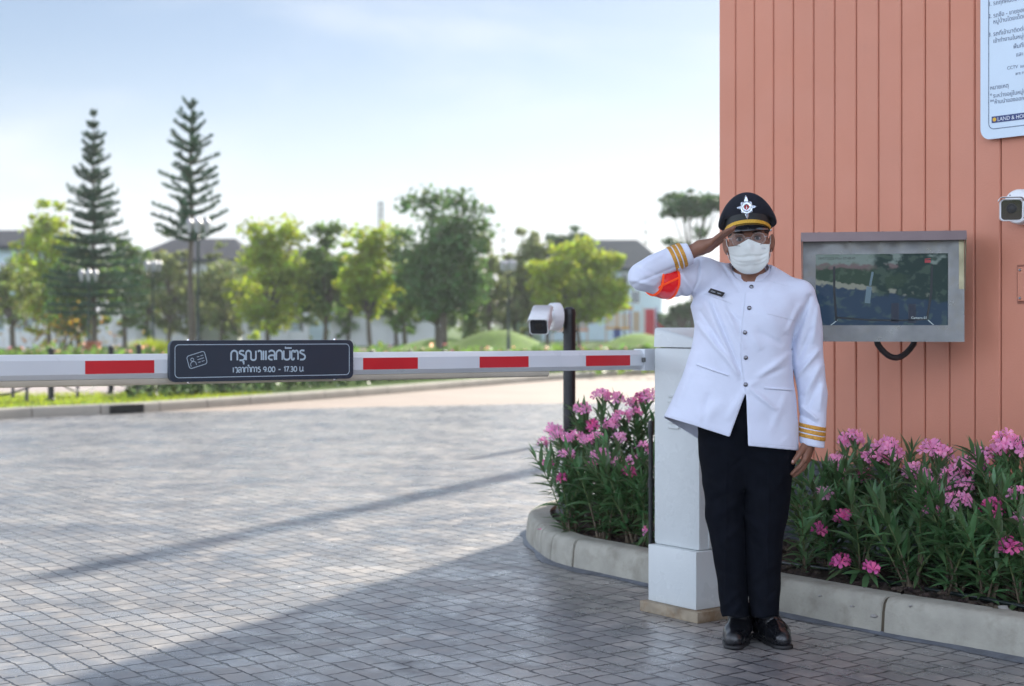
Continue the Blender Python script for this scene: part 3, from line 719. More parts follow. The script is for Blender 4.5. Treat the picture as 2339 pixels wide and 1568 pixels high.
# hood: top sheet that slopes forward and down, with side cheeks
mb = MB(); zt = mh / 2
pf = [(0.0, .016), (.055, .006), (.095, -.022)]
vs = []
for u in (-mw / 2 - .006, mw / 2 + .006):
    for (d, v) in ((-md, .018), (.0, .018), (.055, .016), (.082, -.026), (.079, -.027), (.053, .012), (0, .015), (-md, .015)): vs.append(mp_(u, zt + v, d))
mb.add(vs, [(i, (i + 1) % 8, 8 + (i + 1) % 8, 8 + i) for i in range(8)] + [tuple(range(8)), tuple(range(15, 7, -1))]); mb.build('hood', M['hood'], mon)
for sgn, nm in ((-1, 'steel'), (1, 'brassy_reflection')):
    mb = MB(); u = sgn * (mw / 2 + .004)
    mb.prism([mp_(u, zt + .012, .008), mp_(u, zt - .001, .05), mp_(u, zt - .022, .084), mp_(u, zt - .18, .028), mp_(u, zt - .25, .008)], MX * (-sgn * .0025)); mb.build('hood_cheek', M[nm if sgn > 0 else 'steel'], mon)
    mb = MB(); mbox(mb, sgn * (mw / 2 - .0125), zt - .125, .0095, .022, .235, .003); mb.build('cheek_flange', M['brassy_reflection' if sgn > 0 else 'steel'], mon)
for u in (-.28, 0, .28): mb = MB(); mb.lathe(mp_(u, zt + .018, -.04), [(.006, 0), (.006, .003), (.003, .005)], 10); mb.build('screw', M['dark_chrome'], mon)
# wall bracket and looped conduit
mb = MB(); pb_ = mc - MN * .1; wq = pb_.dot(WD) + .03; mb.tube([mp_(.1, 0, -.1), PQ(WP - .01, wq - .12, mc.z)], .03, 14); mb.tube([mp_(.1, .1, -.1), PQ(WP - .01, wq - .12, mc.z + .1)], .015, 10); mb.box(PQ(WP - .008, wq - .12, mc.z), (.014, .16, .3), X=AD, Y=WD, bev=.002); autosmooth(mb.build('wall_bracket', M['steel'], mon))
a = mp_(-.03, -mh / 2 + .01, -.05); b = px(2092, 780, 6.95); pts = []
for i in range(19):
    t = i / 18; p = a.lerp(b, t); p.z = mc.z - mh / 2 + .01 - .085 * math.sin(math.pi * t) ** .75; pts.append(p)
pts[0].z += .01; pts[-1].z += .02
mb = MB(); mb.tube(pts, [.0135 + .0008 * (i % 2) for i in range(19)], 14); o = mb.build('conduit_loop', M['rubber'], mon, smooth=True)

# ---------------------------------------------------------------- CCTV camera on the wall, right edge
def bullet(name, label, front, back, mount_c, mount_n, r, parentloc, rect=(.052, .046)):
    c = thing(name, label, 'security camera', parentloc, 'security cameras')
    ax = (front - back).normalized(); side = ax.cross(Vector((0, 0, 1))).normalized(); up = side.cross(ax)
    def sect(p, hw, hh, rr=.35, n=6):
        return [p + side * u + up * v for u, v in rrect(0, 0, hw * 2, hh * 2, min(hw, hh) * rr, n)]
    secs = [sect(back, rect[0] * .55, rect[1] * .55, .8), sect(back + ax * .02, rect[0] * .85, rect[1] * .85, .6), sect(back + ax * .05, *rect), sect(front, *rect)]
    n = len(secs[0]); mb = MB(); mb.add([v for s_ in secs for v in s_], [(i * n + k, i * n + (k + 1) % n, (i + 1) * n + (k + 1) % n, (i + 1) * n + k) for i in range(3) for k in range(n)] + [tuple(range(n)), tuple(3 * n + k for k in reversed(range(n)))]); autosmooth(mb.build('camera_body', M['cctv_white'], c), 40)
    mb = MB(); s1 = sect(back + ax * .03 + up * .004, rect[0] + .006, rect[1] + .005); s2 = sect(front + ax * .03 + up * .004, rect[0] + .006, rect[1] + .005); s3 = sect(front + ax * .008 + up * .004, rect[0] + .006, rect[1] + .005)
    idx = [k for k in range(n)]; mb.add(s1 + s2, [(k, (k + 1) % n, n + (k + 1) % n, n + k) for k in range(n) if ((s1[k] - (back + ax * .03)).dot(up) > -rect[1] * .35 and (s1[(k + 1) % n] - (back + ax * .03)).dot(up) > -rect[1] * .35)]); o = mb.build('sun_shield', M['cctv_white'], c); 
    md_ = o.modifiers.new('solid', 'SOLIDIFY'); md_.thickness = .002; autosmooth(o, 40)
    mb = MB(); f1 = sect(front + ax * .0015, rect[0] * .9, rect[1] * .9); mb.prism(f1, ax * .002); mb.build('front_glass', M['cctv_face'], c)
    mb = MB(); f2 = sect(front + ax * .003, rect[0] * .97, rect[1] * .97); f3 = sect(front + ax * .003, rect[0] * .9, rect[1] * .9)
    mb.add(f2 + f3, [(k, (k + 1) % n, n + (k + 1) % n, n + k) for k in range(n)]); mb.build('bezel', M['cctv_white'], c)
    mb = MB(); mb.lathe(front + ax * .004 + up * .006, [(.021, 0), (.021, .002), (.017, .0025), (.016, .001), (.011, .001), (.011, .0028), (.004, .0035)], 20, ax); autosmooth(mb.build('lens', M['tag_black'], c))
    mb = MB(); mb.lathe(mount_c, [(r, 0), (r * 1.01, .01), (r * .97, .05), (r * .9, .057), (r * .3, .058)], 32, mount_n); autosmooth(mb.build('mount_base', M['cctv_white'], c))
    for k in range(4):
        t = k * math.pi / 2 + .6; s1_ = mount_n.cross(Vector((0, 0, 1))).normalized(); mb = MB(); mb.lathe(mount_c + mount_n * .056 + (s1_ * math.cos(t) + mount_n.cross(s1_) * math.sin(t)) * r * .8, [(.004, 0), (.003, .003)], 8, mount_n); mb.build('screw', M['dark_chrome'], c)
    e = back + ax * .06 - up * rect[1] * .2; mb = MB(); mb.tube([mount_c + mount_n * .055, mount_c + mount_n * .085, e.lerp(mount_c + mount_n * .085, .3), e], [.022, .02, .018, .02], 14); mb.sphere(mount_c + mount_n * .085, .026, 14, 10); autosmooth(mb.build('arm', M['cctv_white'], c), 60)
    return c
fm = px(2311, 480, 6.25); mcn = on_p(2338, 474, WP); mcn = PQ(WP - .004, mcn.dot(WD) - .01, mcn.z)
bullet('security_camera', 'white bullet security camera mounted on the salmon wall at the right edge', fm, fm + Vector((.05, .17, .01)), mcn, -AD, .078, mcn, rect=(.046, .046))

# ================================================================ BARRIER
cab = thing('barrier_gate', 'white barrier gate: cabinet on a concrete plinth behind the guard, arm with red patches', 'barrier gate', PQ(4.55, 4.75))
def cbox(name, p0, p1, q0_, q1, z0, z1, m, bev, par=cab):
    mb = MB(); mb.box(PQ((p0 + p1) / 2, (q0_ + q1) / 2, (z0 + z1) / 2), (p1 - p0, q1 - q0_, z1 - z0), X=AD, Y=WD, bev=bev); o = mb.build(name, m, par); autosmooth(o, 30); return o
cbox('plinth', 4.352, 4.77, 4.553, 4.915, .0, .046, M['plinth'], .004)
cbox('base_box', 4.380, 4.745, 4.591, 4.891, .047, .291, M['white_paint'], .005)
cbox('body', 4.41, 4.735, 4.604, 4.888, .291, 1.147, M['white_paint'], .014)
mb = MB(); z0 = 1.149
bm = bmesh.new()
pts = [PQ(4.405, 4.60, z0), PQ(4.405, 4.892, z0), PQ(4.74, 4.892, z0), PQ(4.74, 4.60, z0), PQ(4.408, 4.603, 1.182), PQ(4.408, 4.889, 1.236), PQ(4.737, 4.889, 1.236), PQ(4.737, 4.603, 1.182)]
vs = [bm.verts.new(p) for p in pts]
for f in ((0, 1, 2, 3), (4, 7, 6, 5), (0, 4, 5, 1), (1, 5, 6, 2), (2, 6, 7, 3), (3, 7, 4, 0)): bm.faces.new([vs[i] for i in f])
bmesh.ops.recalc_face_normals(bm, faces=bm.faces)
top = [e for e in bm.edges if max(v.co.z for v in e.verts) > 1.16]
bmesh.ops.bevel(bm, geom=top, offset=.016, segments=4, profile=.5, affect='EDGES')
mb.V = [v.co.copy() for v in bm.verts]; mb.F = [tuple(v.index for v in f.verts) for f in bm.faces]; mb.M = [0] * len(mb.F); bm.verts.index_update(); mb.F = [tuple(v.index for v in f.verts) for f in bm.faces]; mb.V = [v.co.copy() for v in bm.verts]; bm.free()
autosmooth(mb.build('lid', M['white_paint'], cab), 40)
# door on the face turned to the camera
mb = MB(); mb.box(PQ(4.585, 4.602, .73), (.245, .006, .86), X=AD, Y=WD, bev=.002); mb.build('door', M['white_paint'], cab)
for k in range(7):
    z = on_p(1540, 977 - k * 11.8, 4.41).z
    mb = MB(); c = on_p(1541, 977 - k * 11.8, 4.41); mb.box(PQ(4.407, c.dot(WD), z), (.012, .068, .009), X=AD, Y=WD, bev=.003); mb.build('louvre', M['white_paint'], cab)
# arm
arm_q = 4.955
ALEN = 3.9
def armp(s, dq, dz): 
    # s = distance from the cabinet end; very slight rise towards the far tip
    return PQ(4.43 - s, arm_q + dq, 1.092 + .0045 * s + dz)
prof = [(-.030, -.0245), (-.030, .0225), (-.0125, .0425), (.0125, .0425), (.030, .0225), (.030, -.0245), (.0125, -.0425), (-.0125, -.0425)]
mb = MB(); mb.prism([armp(0, a, b) for a, b in prof], armp(ALEN, 0, 0) - armp(0, 0, 0)); ag = mb.build('barrier_arm', M['arm_white'], cab)
mb = MB()
s0 = 4.43 - on_q(1250, 850, arm_q).dot(AD)
pr2 = [(-.017, -.0435), (.017, -.0435), (.014, -.058), (.006, -.0655), (-.006, -.0655), (-.014, -.058)]
mb.prism([armp(s0, a, b) for a, b in pr2], armp(ALEN, 0, 0) - armp(s0, 0, 0)); autosmooth(mb.build('rubber_edge', M['cream_rubber'], ag), 50)
for (xa, xb) in ((195, 353), (830, 955), (1096, 1208), (1339, 1440)):
    a = on_q(xa, 840, arm_q - .031).dot(AD); b = on_q(xb, 840, arm_q - .031).dot(AD); mb = MB()
    mb.add([armp(4.43 - a, -.0308, -.0235), armp(4.43 - b, -.0308, -.0235), armp(4.43 - b, -.0308, .0210), armp(4.43 - a, -.0308, .0210)], [(0, 1, 2, 3)]); mb.build('reflective_patch', M['red_tape'], ag)
for (s0_, s1_, hh, m_) in ((-.035, .045, .047, 'arm_white'),):
    mb = MB()
    pr3 = [(-.036, -hh), (-.036, hh), (.036, hh), (.036, -hh)]
    mb.prism([armp(s1_, a, b) for a, b in pr3], armp(s0_ - .06, 0, 0) - armp(s1_, 0, 0)); autosmooth(mb.build('flange', M[m_], ag))
mb = MB(); mb.box(armp(.052, -.037, 0), (.018, .006, .02), X=AD, Y=WD); mb.build('latch', M['steel'], ag)
# hub that carries the arm on the far side of the cabinet
mb = MB(); mb.lathe(PQ(4.57, 4.889, 1.092), [(.05, 0), (.05, .03), (.035, .05)], 24, WD); autosmooth(mb.build('drive_hub', M['arm_white'], cab))

# sign on the arm
sq = arm_q - .031 - .022
pa = on_q(388, 826, sq); pb = on_q(808, 821, sq)
sgn = thing('barrier_sign', 'dark navy Thai sign with id card symbol fixed on the barrier arm', 'sign', (pa + pb) / 2)
sc_ = (pa + pb) / 2; SXv = (pb - pa).normalized(); sW = (pb - pa).length; sH = .146
def sp_(u, v, d=0.0): return sc_ + SXv * u + Vector((0, 0, v)) - WD * d
mb = MB(); mb.prism([sp_(u, v, 0) for u, v in rrect(0, 0, sW, sH, .022)], WD * .02)
o = mb.build('panel', M['sign_navy'], sgn); bv = o.modifiers.new('b', 'BEVEL'); bv.width = .0022; bv.segments = 2; bv.limit_method = 'ANGLE'
ring(rrect(0, 0, sW - .036, sH - .028, .016), rrect(0, 0, sW - .041, sH - .033, .0135), lambda u, v: sp_(u, v, .0012)).build('border_line', M['sign_line'], sgn)
for u in (-sW / 2 + .075, sW / 2 - .075):
    for v in (-1, 1): mb = MB(); mb.lathe(sp_(u, v * (sH / 2), -.01), [(.006, 0), (.005, .004), (.002, .0055)], 10, Vector((0, 0, v))); mb.build('screw', M['chrome'], sgn)
def stroke(mb, pts, wd, f, closed=False):
    """flat ribbon along 2D pts, mitred"""
    n = len(pts); P = [Vector((p[0], p[1])) for p in pts]; Ls = []; Rs = []
    for i in range(n):
        if closed: a, b = P[i - 1], P[(i + 1) % n]
        else: a, b = P[max(i - 1, 0)], P[min(i + 1, n - 1)]
        d0 = (P[i] - a); d1 = (b - P[i])
        if d0.length < 1e-9: d0 = d1
        if d1.length < 1e-9: d1 = d0
        d0 = d0.normalized(); d1 = d1.normalized(); t = (d0 + d1); t = t.normalized() if t.length > 1e-6 else d0
        nn = Vector((-t.y, t.x)); k = wd / 2 / max(nn.dot(Vector((-d0.y, d0.x))), .45); Ls.append(P[i] + nn * k); Rs.append(P[i] - nn * k)
    vs = [f(*p) for p in Ls] + [f(*p) for p in Rs]; m = n if closed else n - 1
    mb.add(vs, [(i, (i + 1) % n, n + (i + 1) % n, n + i) for i in range(m)])
def arcp(cx, cy, rx, ry, a0, a1, n=8): return [(cx + rx * math.cos(R(lerp(a0, a1, k / n))), cy + ry * math.sin(R(lerp(a0, a1, k / n)))) for k in range(n + 1)]
# id card symbol
ka = R(16); cu, cv = -sW / 2 + .102, .004
def ic(u, v): return sp_(cu + u * math.cos(ka) - v * math.sin(ka), cv + u * math.sin(ka) + v * math.cos(ka), .0013)
mb = MB(); stroke(mb, rrect(0, 0, .070, .046, .009), .0024, ic, True)
stroke(mb, arcp(-.017, .006, .0055, .0055, 0, 360, 14)[:-1], .0022, ic, True); stroke(mb, [(-.0275, -.0165), (-.0275, -.010)] + arcp(-.017, -.0095, .0105, .0085, 180, 0, 8) + [(-.0065, -.0165)], .0022, ic)
for v in (.010, 0, -.010):
    for (a, b) in (((.002, .012), (.016, .027)) if v != 0 else ((.002, .027),)): stroke(mb, [(a, v), (b, v)], .0022, ic)
mb.build('card_symbol', M['sign_line'], sgn)
# loopless Thai lettering drawn as strokes: unit box height 1
TH = {
 'ก': (.62, [[(0, 0), (0, .55)] + arcp(.25, .62, .25, .36, 165, 0, 8) + [(.5, 0)]]),
 'ร': (.58, [[(.42, .93)] + arcp(.22, .78, .17, .18, 60, 200, 6) + arcp(.24, .28, .24, .28, 75, -90, 8)[0:] + [(.05, .0)]]),
 'ณ': (.96, [[(0, .0)] + [(0, .55)] + arcp(.2, .7, .2, .26, 180, 0, 8) + [(.4, .25)] + arcp(.6, .2, .2, .2, 180, 360, 8) + [(.8, .95)]]),
 'า': (.46, [[(0, .85)] + arcp(.14, .75, .16, .2, 110, 0, 6) + [(.3, 0)]]),
 'แ': (.40, [[(0, 0), (0, .95)], [(.2, 0), (.2, .95)]]), 'เ': (.24, [[(0, 0), (0, .95)]]),
 'ล': (.66, [[(.02, .85)] + arcp(.27, .68, .25, .28, 140, 0, 8) + [(.52, 0)], [(.52, .45)] + arcp(.26, .25, .24, .23, 80, 290, 8)]),
 'บ': (.66, [[(0, .95), (0, .25)] + arcp(.26, .26, .26, .26, 180, 360, 8) + [(.52, .95)]]),
 'ต': (.66, [[(.2, .2)] + arcp(.1, .12, .1, .12, 0, -180, 6) + [(0, .6)] + arcp(.14, .74, .14, .2, 170, 20, 6) + arcp(.40, .74, .14, .2, 160, 0, 6) + [(.54, 0)]]),
 'ว': (.56, [[(.02, .85)] + arcp(.2, .68, .22, .28, 130, 0, 7) + [(.42, .25)] + arcp(.3, .2, .12, .2, 0, -120, 5)]),
 'ท': (.68, [[(0, .95), (0, 0)], [(0, .5)] + arcp(.28, .62, .26, .33, 160, 0, 8) + [(.54, 0)]]),
 'น': (.66, [[(0, .95), (0, .2)] + arcp(.2, .2, .2, .2, 180, 340, 7) + [(.52, .35)], [(.52, 0), (.52, .95)]]),
 '.': (.22, [[(0, 0), (0, .12)]]), '-': (.62, [[(.05, .42), (.42, .42)]]), ' ': (.42, []),
 '9': (.62, [arcp(.24, .68, .24, .27, 0, 360, 14), [(.48, .68), (.46, .4), (.2, 0)]]),
 '0': (.64, [arcp(.25, .48, .25, .48, 0, 360, 18)]), '1': (.36, [[(0, .78), (.18, .95), (.18, 0)]]), '7': (.56, [[(0, .95), (.44, .95), (.15, 0)]]),
 '3': (.60, [arcp(.2, .71, .21, .24, 140, -80, 8) + arcp(.2, .24, .24, .25, 80, -140, 8)]),
}
def thai(s, u0, v0, h, wd, fw):
    """lay the string out from u0 to fw wide"""
    tot = sum(TH[c][0] for c in s if c in TH); k = fw / (tot - .1); mb = MB(); u = u0; pos = {}
    for i, c in enumerate(s):
        if c in TH:
            for st in TH[c][1]: stroke(mb, [(u + x * k, v0 + y * h) for x, y in st], wd * 1.15, lambda a, b: sp_(a, b, .0013))
            pos[i] = (u, TH[c][0] * k); u += TH[c][0] * k
        else:
            pu, pw = pos[max(j for j in pos)]
            if c == 'ุ': stroke(mb, [(pu + pw * .5, v0 - h * .16), (pu + pw * .68, v0 - h * .16), (pu + pw * .68, v0 - h * .42)], wd, lambda a, b: sp_(a, b, .0013))
            if c == 'ั': stroke(mb, [(pu + pw * .2, v0 + h * 1.34), (pu + pw * .22, v0 + h * 1.2), (pu + pw * 1.0, v0 + h * 1.2)], wd, lambda a, b: sp_(a, b, .0013))
            if c == 'ํ': stroke(mb, arcp(pu + pw * .95, v0 + h * 1.28, h * .12, h * .12, 0, 360, 10)[:-1], wd * .8, lambda a, b: sp_(a, b, .0013), True)
    return mb
def su(x, y):
    p = on_q(x, y, sq); return ((p - sc_).dot(SXv), p.z - sc_.z)
u0, v0 = su(528, 824); u1, _ = su(697, 824); _, v1 = su(528, 801)
thai('กรุณาแลกบัตร', u0, v0, .0355, .0056, u1 - u0).build('lettering', M['sign_line'], sgn)
u0, v0 = su(533, 851.5); u1, _ = su(695, 852)
thai('เวลาทํางาน 9.00 - 17.30 น.'.replace('งาน', 'การ'), u0, v0, .0185, .0034, u1 - u0).build('lettering', M['sign_line'], sgn)

# ---------------------------------------------------------------- black post with a security camera, dark conduit beside the cabinet
PZ = 8.78; pc = px(1301, 740, PZ)
post = thing('camera_post', 'black steel post rising from the oleander bed and carrying a security camera', 'post', (pc.x, pc.y, .12))
mb = MB(); mb.lathe((pc.x, pc.y, .1), [(.036, 0), (.036, 1.20), (.038, 1.2), (.038, 1.215), (.036, 1.22), (.032, 1.237), (.018, 1.246), (.001, 1.248)], 28); autosmooth(mb.build('pole', M['black_metal'], post), 30)
mb = MB(); mb.lathe((pc.x, pc.y, 0.0), [(.085, .1), (.08, .16), (.045, .27), (.0365, .28)], 24); autosmooth(mb.build('base_shroud', M['black_metal'], post), 30)
for (x, y) in ((1315, 757), (1315, 788), (1287, 760)):
    p = px(x, y, PZ); mb = MB(); mb.sphere((p.x, pc.y - .006, p.z), .006, 8, 6); mb.build('bolt', M['black_metal'], post)
mb = MB(); a = px(1284, 727, PZ); mb.tube([a, (pc.x, pc.y, a.z)], .014, 12); mb.build('side_bracket', M['black_metal'], post)
m_c = px(1277, 724, PZ - .02); mN = Vector((-.93, -.36, 0)).normalized()
fr = px(1231, 747, 8.45); bk = px(1243, 714, 8.66)
bullet('security_camera', 'white bullet security camera with round base on the black post, tilted down', fr, bk, m_c, mN, .082, m_c, rect=(.054, .047))
cp = px(1487, 962, 7.25)
mb = MB(); mb.lathe((cp.x, cp.y, .1), [(.011, 0), (.011, .62), (.0135, .62), (.0135, cp.z - .1 - .01), (.011, cp.z - .1)], 14)
mb.lathe((cp.x, cp.y, .1), [(.015, .36), (.015, .40), (.011, .401)], 14)
o = mb.build('conduit_pipe', M['black_metal']); autosmooth(o); tag(o, 'thin black conduit pipe standing right beside the white cabinet in the bed', 'pipe')

# drip hose along the bed
mb = MB(); pts = [PQ(5.12 + .03 * math.sin(i * 1.1), 1.0 + i * .27, .148 + .006 * math.sin(i * 2)) for i in range(19)]; mb.tube(pts, .0085, 10)
tag(mb.build('drip_hose', M['hose'], smooth=True), 'dark green drip hose lying on the soil along the bed', 'hose')
# litter on the paving
for (x, y, nm, lab, mm, r) in ((1787, 1430, 'fallen_flower', 'dried reddish fallen flower on the paving right of the boots', 'petal_dark', .012), (2131, 1471, 'fallen_petal', 'pink fallen petal on the paving below the kerb', 'petal', .011), (1233, 1210, 'fallen_flower', 'small red fallen flower on the kerb nose', 'petal_dark', .010), (1212, 1255 - 30, 'fallen_flower', 'tiny red fallen flower at the foot of the kerb nose', 'petal_dark', .009)):
    hz = .152 if 'kerb nose' in lab and 'foot' not in lab else .002
    p = gr(x, y, hz); mb = MB()
    for k in range(5):
        t = k * 1.256 + rnd.random(); d = Vector((math.cos(t), math.sin(t), 0)); n = Vector((-d.y, d.x, 0)) * r * .45
        mb.add([p, p + d * r * .7 + n + Vector((0, 0, r * .5)), p + d * r * 1.3 + Vector((0, 0, r * rnd.uniform(0, .8))), p + d * r * .7 - n + Vector((0, 0, r * .2))], [(0, 1, 2, 3)])
    tag(mb.build(nm, M[mm], fix=False), lab, 'petals', 'flower litter')

# ================================================================ THE GUARD
# local frame: origin on the ground between the feet, ly points away from the camera, lx to the right
_a = Vector(((1708 - CX) / FP * 5.83, 5.83, 0)); D0 = _a.length; YV = _a.normalized(); XV = Vector((YV.y, -YV.x, 0)); PO = _a
def J(x, y, dy=0.0):
    d = Vector(((x - CX) / FP, 1, -(y - CY) / FP)); t = (D0 + dy) / (d.x * YV.x + d.y * YV.y); p = Vector((0, 0, CH)) + d * t - PO
    return np.array((p.dot(XV), p.dot(YV), p.z))
def toW(V):
    V = np.asarray(V); return V[:, :1] * np.array(XV) + V[:, 1:2] * np.array(YV) + V[:, 2:] * np.array((0, 0, 1)) + np.array(PO)
def w1(p): return Vector(toW(np.array([p]))[0])
def prj(P):
    W = toW(P); return CX + FP * W[:, 0] / W[:, 1], CY - FP * (W[:, 2] - CH) / W[:, 1]
def rows(tab):
    outp = []
    for (y, xl, xr, hd, yc, n) in tab:
        a = J(xl, y); b = J(xr, y); outp.append((float((a[2] + b[2]) / 2), float(a[0]), float(b[0]), hd, yc, n))
    return outp
def seg_d(X, Y, s):
    ax, ay, bx, by = s[:4]; dx, dy = bx - ax, by - ay; t = np.clip(((X - ax) * dx + (Y - ay) * dy) / (dx * dx + dy * dy), 0, 1)
    return np.hypot(X - ax - t * dx, Y - ay - t * dy), t
def folds(P, lst, front=True):
    X, Y = prj(P); o = np.zeros(len(P))
    for s in lst:
        d, t = seg_d(X, Y, s); o += s[5] * np.exp(-(d / s[4]) ** 2) * np.sin(np.pi * np.clip(.12 + .88 * t, 0, 1)) ** .5
    return o, X, Y

guard = thing('person', 'security guard in a white tunic and navy peaked cap, saluting with a face mask on', 'person', PO)

# ---- trousers
TR = rows([(880, 1602, 1812, .120, 0, 2.3), (975, 1594, 1818, .116, 0, 2.3), (1040, 1602, 1814, .092, 0, 2.2), (1110, 1612, 1800, .060, 0, 2.1)])
LL = rows([(1000, 1598, 1712, .105, .0, 2.1), (1048, 1601, 1709, .10, .0, 2.1), (1085, 1606, 1706, .097, 0, 2.1), (1142, 1610, 1702, .092, 0, 2.1), (1183, 1611, 1701, .088, 0, 2.1), (1219, 1620, 1703, .084, 0, 2.1),
           (1295, 1633, 1705, .078, .01, 2.1), (1341, 1640, 1707, .078, .015, 2.1), (1371, 1643, 1709, .08, .015, 2.1), (1420, 1650, 1715, .083, .015, 2.1)])
RL = rows([(1000, 1704, 1820, .105, .0, 2.1), (1048, 1705, 1816, .10, 0, 2.1), (1085, 1704, 1808, .097, 0, 2.1), (1142, 1699, 1806, .092, 0, 2.1), (1183, 1700, 1800, .088, 0, 2.1), (1219, 1702, 1791, .084, 0, 2.1),
           (1295, 1705, 1785, .078, .01, 2.1), (1341, 1708, 1784, .078, .015, 2.1), (1371, 1711, 1782, .08, .015, 2.1), (1422, 1719, 1778, .083, .015, 2.1)])
TF = [(1640, 1400, 1690, 1350, 7, .008), (1650, 1340, 1676, 1392, 5, -.006), (1668, 1408, 1700, 1375, 5, .007), (1692, 1330, 1704, 1390, 5, -.005), (1636, 1180, 1690, 1145, 8, .006), (1620, 1150, 1680, 1120, 8, -.005),
      (1700, 1175, 1745, 1225, 6, .006), (1706, 1215, 1742, 1265, 6, -.004), (1690, 1205, 1640, 1250, 7, .005), (1660, 1055, 1658, 1400, 2.6, .005), (1757, 1060, 1752, 1400, 2.6, .005), (1725, 1350, 1760, 1395, 6, .006),
      (1780, 1340, 1745, 1375, 5, -.005), (1715, 1040, 1780, 1060, 8, .004), (1612, 1085, 1650, 1110, 7, -.004), (1790, 1090, 1750, 1150, 10, .005), (1602, 1000, 1640, 1030, 8, .004), (1700, 1045, 1660, 1080, 6, -.004), (1770, 1290, 1720, 1330, 7, .005), (1640, 1300, 1690, 1320, 7, -.004)]
def f_trouser(P):
    a = loft(P, LL, 0, 0); b = loft(P, RL, 0, 0); c = loft(P, TR, 0, 0)
    d = smin(np.minimum(a, b) + 0, c, .03); d = np.minimum(d, smin(a, b, .006))
    o, X, Y = folds(P, TF); fr = np.clip(-P[:, 1] / .04 + .6, 0, 1)
    d = d - o * fr * .9 - .0012 * np.sin(P[:, 2] * 57 + P[:, 0] * 31) * np.sin(P[:, 0] * 43)
    hem = 1410.5 + 2.5 * np.sin(X * .12)
    d = smax(d, (Y - hem) / 590, .003)
    return np.maximum(d, -(d + .013))
lo = J(1585, 1425)[2]; 
V, F = surfnet(f_trouser, (-.24, -.17, J(1700, 1425)[2]), (.24, .19, J(1700, 905)[2]), .0042)
raw_mesh('trousers', toW(V), F, M['trouser'], guard, True)

# ---- tunic
TQ = rows([(596, 1668, 1748, .038, .062, 2.2), (610, 1642, 1774, .048, .055, 2.3), (626, 1616, 1800, .058, .045, 2.4), (645, 1602, 1822, .078, .028, 2.5), (670, 1594, 1832, .104, .012, 2.6),
           (685, 1584, 1831, .114, .005, 2.6), (700, 1577, 1829, .121, .002, 2.6), (720, 1582, 1822, .127, -.002, 2.55), (742, 1588, 1815, .131, -.005, 2.5), (800, 1579, 1808, .133, -.005, 2.4), (865, 1557, 1813, .137, 0, 2.4), (915, 1535, 1819, .142, 0, 2.4), (965, 1511, 1823, .148, 0, 2.4), (1060, 1482, 1827, .155, 0, 2.4)])
UL = [J(1602, 631, .0), J(1560, 640, -.06), J(1520, 645, -.12), J(1469, 632, -.19)]; URr = [.068, .064, .060, .053]
FL = [J(1469, 632, -.19), J(1497, 611, -.175), J(1526, 596, -.16), J(1583, 573, -.140)]; FRr = [.053, .051, .0475, .0455]
SR = [J(1830, 675, .01), J(1843, 740, .02), J(1845, 820, .03), J(1857, 900, .015), J(1857, 960, .0), J(1855, 1035, -.01)]; SRr = [.056, .059, .062, .056, .0505, .0475]
axF = (FL[3] - FL[2]); axF /= np.linalg.norm(axF); cuffL = J(1576, 576, -.143)
axR = (SR[5] - SR[4]); axR /= np.linalg.norm(axR); axR2 = np.array((-.2, 0, -.98)); cuffR = J(1856, 1019, -.01)
JF = [(1612, 690, 1690, 868, 8, .0085), (1640, 668, 1702, 800, 6, .006), (1594, 740, 1690, 858, 6, .0075), (1626, 690, 1697, 860, 5, -.006), (1600, 712, 1680, 835, 4, -.004), (1714, 890, 1776, 938, 6, .007), (1712, 880, 1814, 803, 8, .006), (1700, 895, 1660, 962, 9, .004),
      (1716, 872, 1800, 838, 6, -.004), (1850, 680, 1811, 792, 6, -.009), (1828, 700, 1797, 765, 8, .006), (1599, 593, 1595, 640, 2.6, -.0055), (1595, 640, 1568, 698, 2.6, -.0045), (1552, 616, 1588, 672, 6, .006), (1536, 636, 1566, 690, 5, -.004),
      (1869, 803, 1818, 862, 6, .009), (1874, 838, 1836, 905, 7, .007), (1852, 756, 1822, 832, 6, -.006), (1868, 878, 1842, 942, 6, -.006), (1832, 930, 1870, 960, 4, .008), (1830, 946, 1872, 974, 4, -.007), (1870, 700, 1856, 785, 7, .005), (1880, 880, 1872, 940, 6, .005),
      (1446, 650, 1563, 602, 3, -.0035), (1468, 604, 1522, 577, 6, .004), (1441, 640, 1500, 655, 5, .005), (1499, 662, 1530, 626, 5, -.006), (1455, 612, 1500, 628, 5, -.004), (1658, 610, 1700, 652, 6, .004), (1648, 602, 1690, 668, 4, -.004), (1770, 622, 1738, 668, 8, .004),
      (1735, 700, 1795, 762, 18, .005), (1640, 925, 1598, 962, 15, .005), (1752, 958, 1792, 1005, 15, -.004), (1575, 850, 1545, 930, 8, .005), (1618, 905, 1606, 975, 7, -.004), (1735, 760, 1790, 790, 7, -.004), (1620, 760, 1640, 850, 12, .003),
      (1714, 760, 1740, 800, 9, .004), (1655, 700, 1700, 745, 5, -.004), (1795, 905, 1760, 990, 9, .003)]
cc = J(1714, 620, .03)
edge_y = [640, 700, 760, 811, 865, 897, 1030]; edge_x = [1707, 1699, 1693, 1692, 1698, 1704, 1709]
def f_sleeveR(P): 
    d = tapers(P, SR, SRr); return smax(d, (P - cuffR) @ (-axR2) * -1, .002)
def f_foreL(P):
    d = tapers(P, FL, FRr); return smax(d, (P - cuffL) @ (axF * .97 + np.array((0, 0, -.0))), .002)
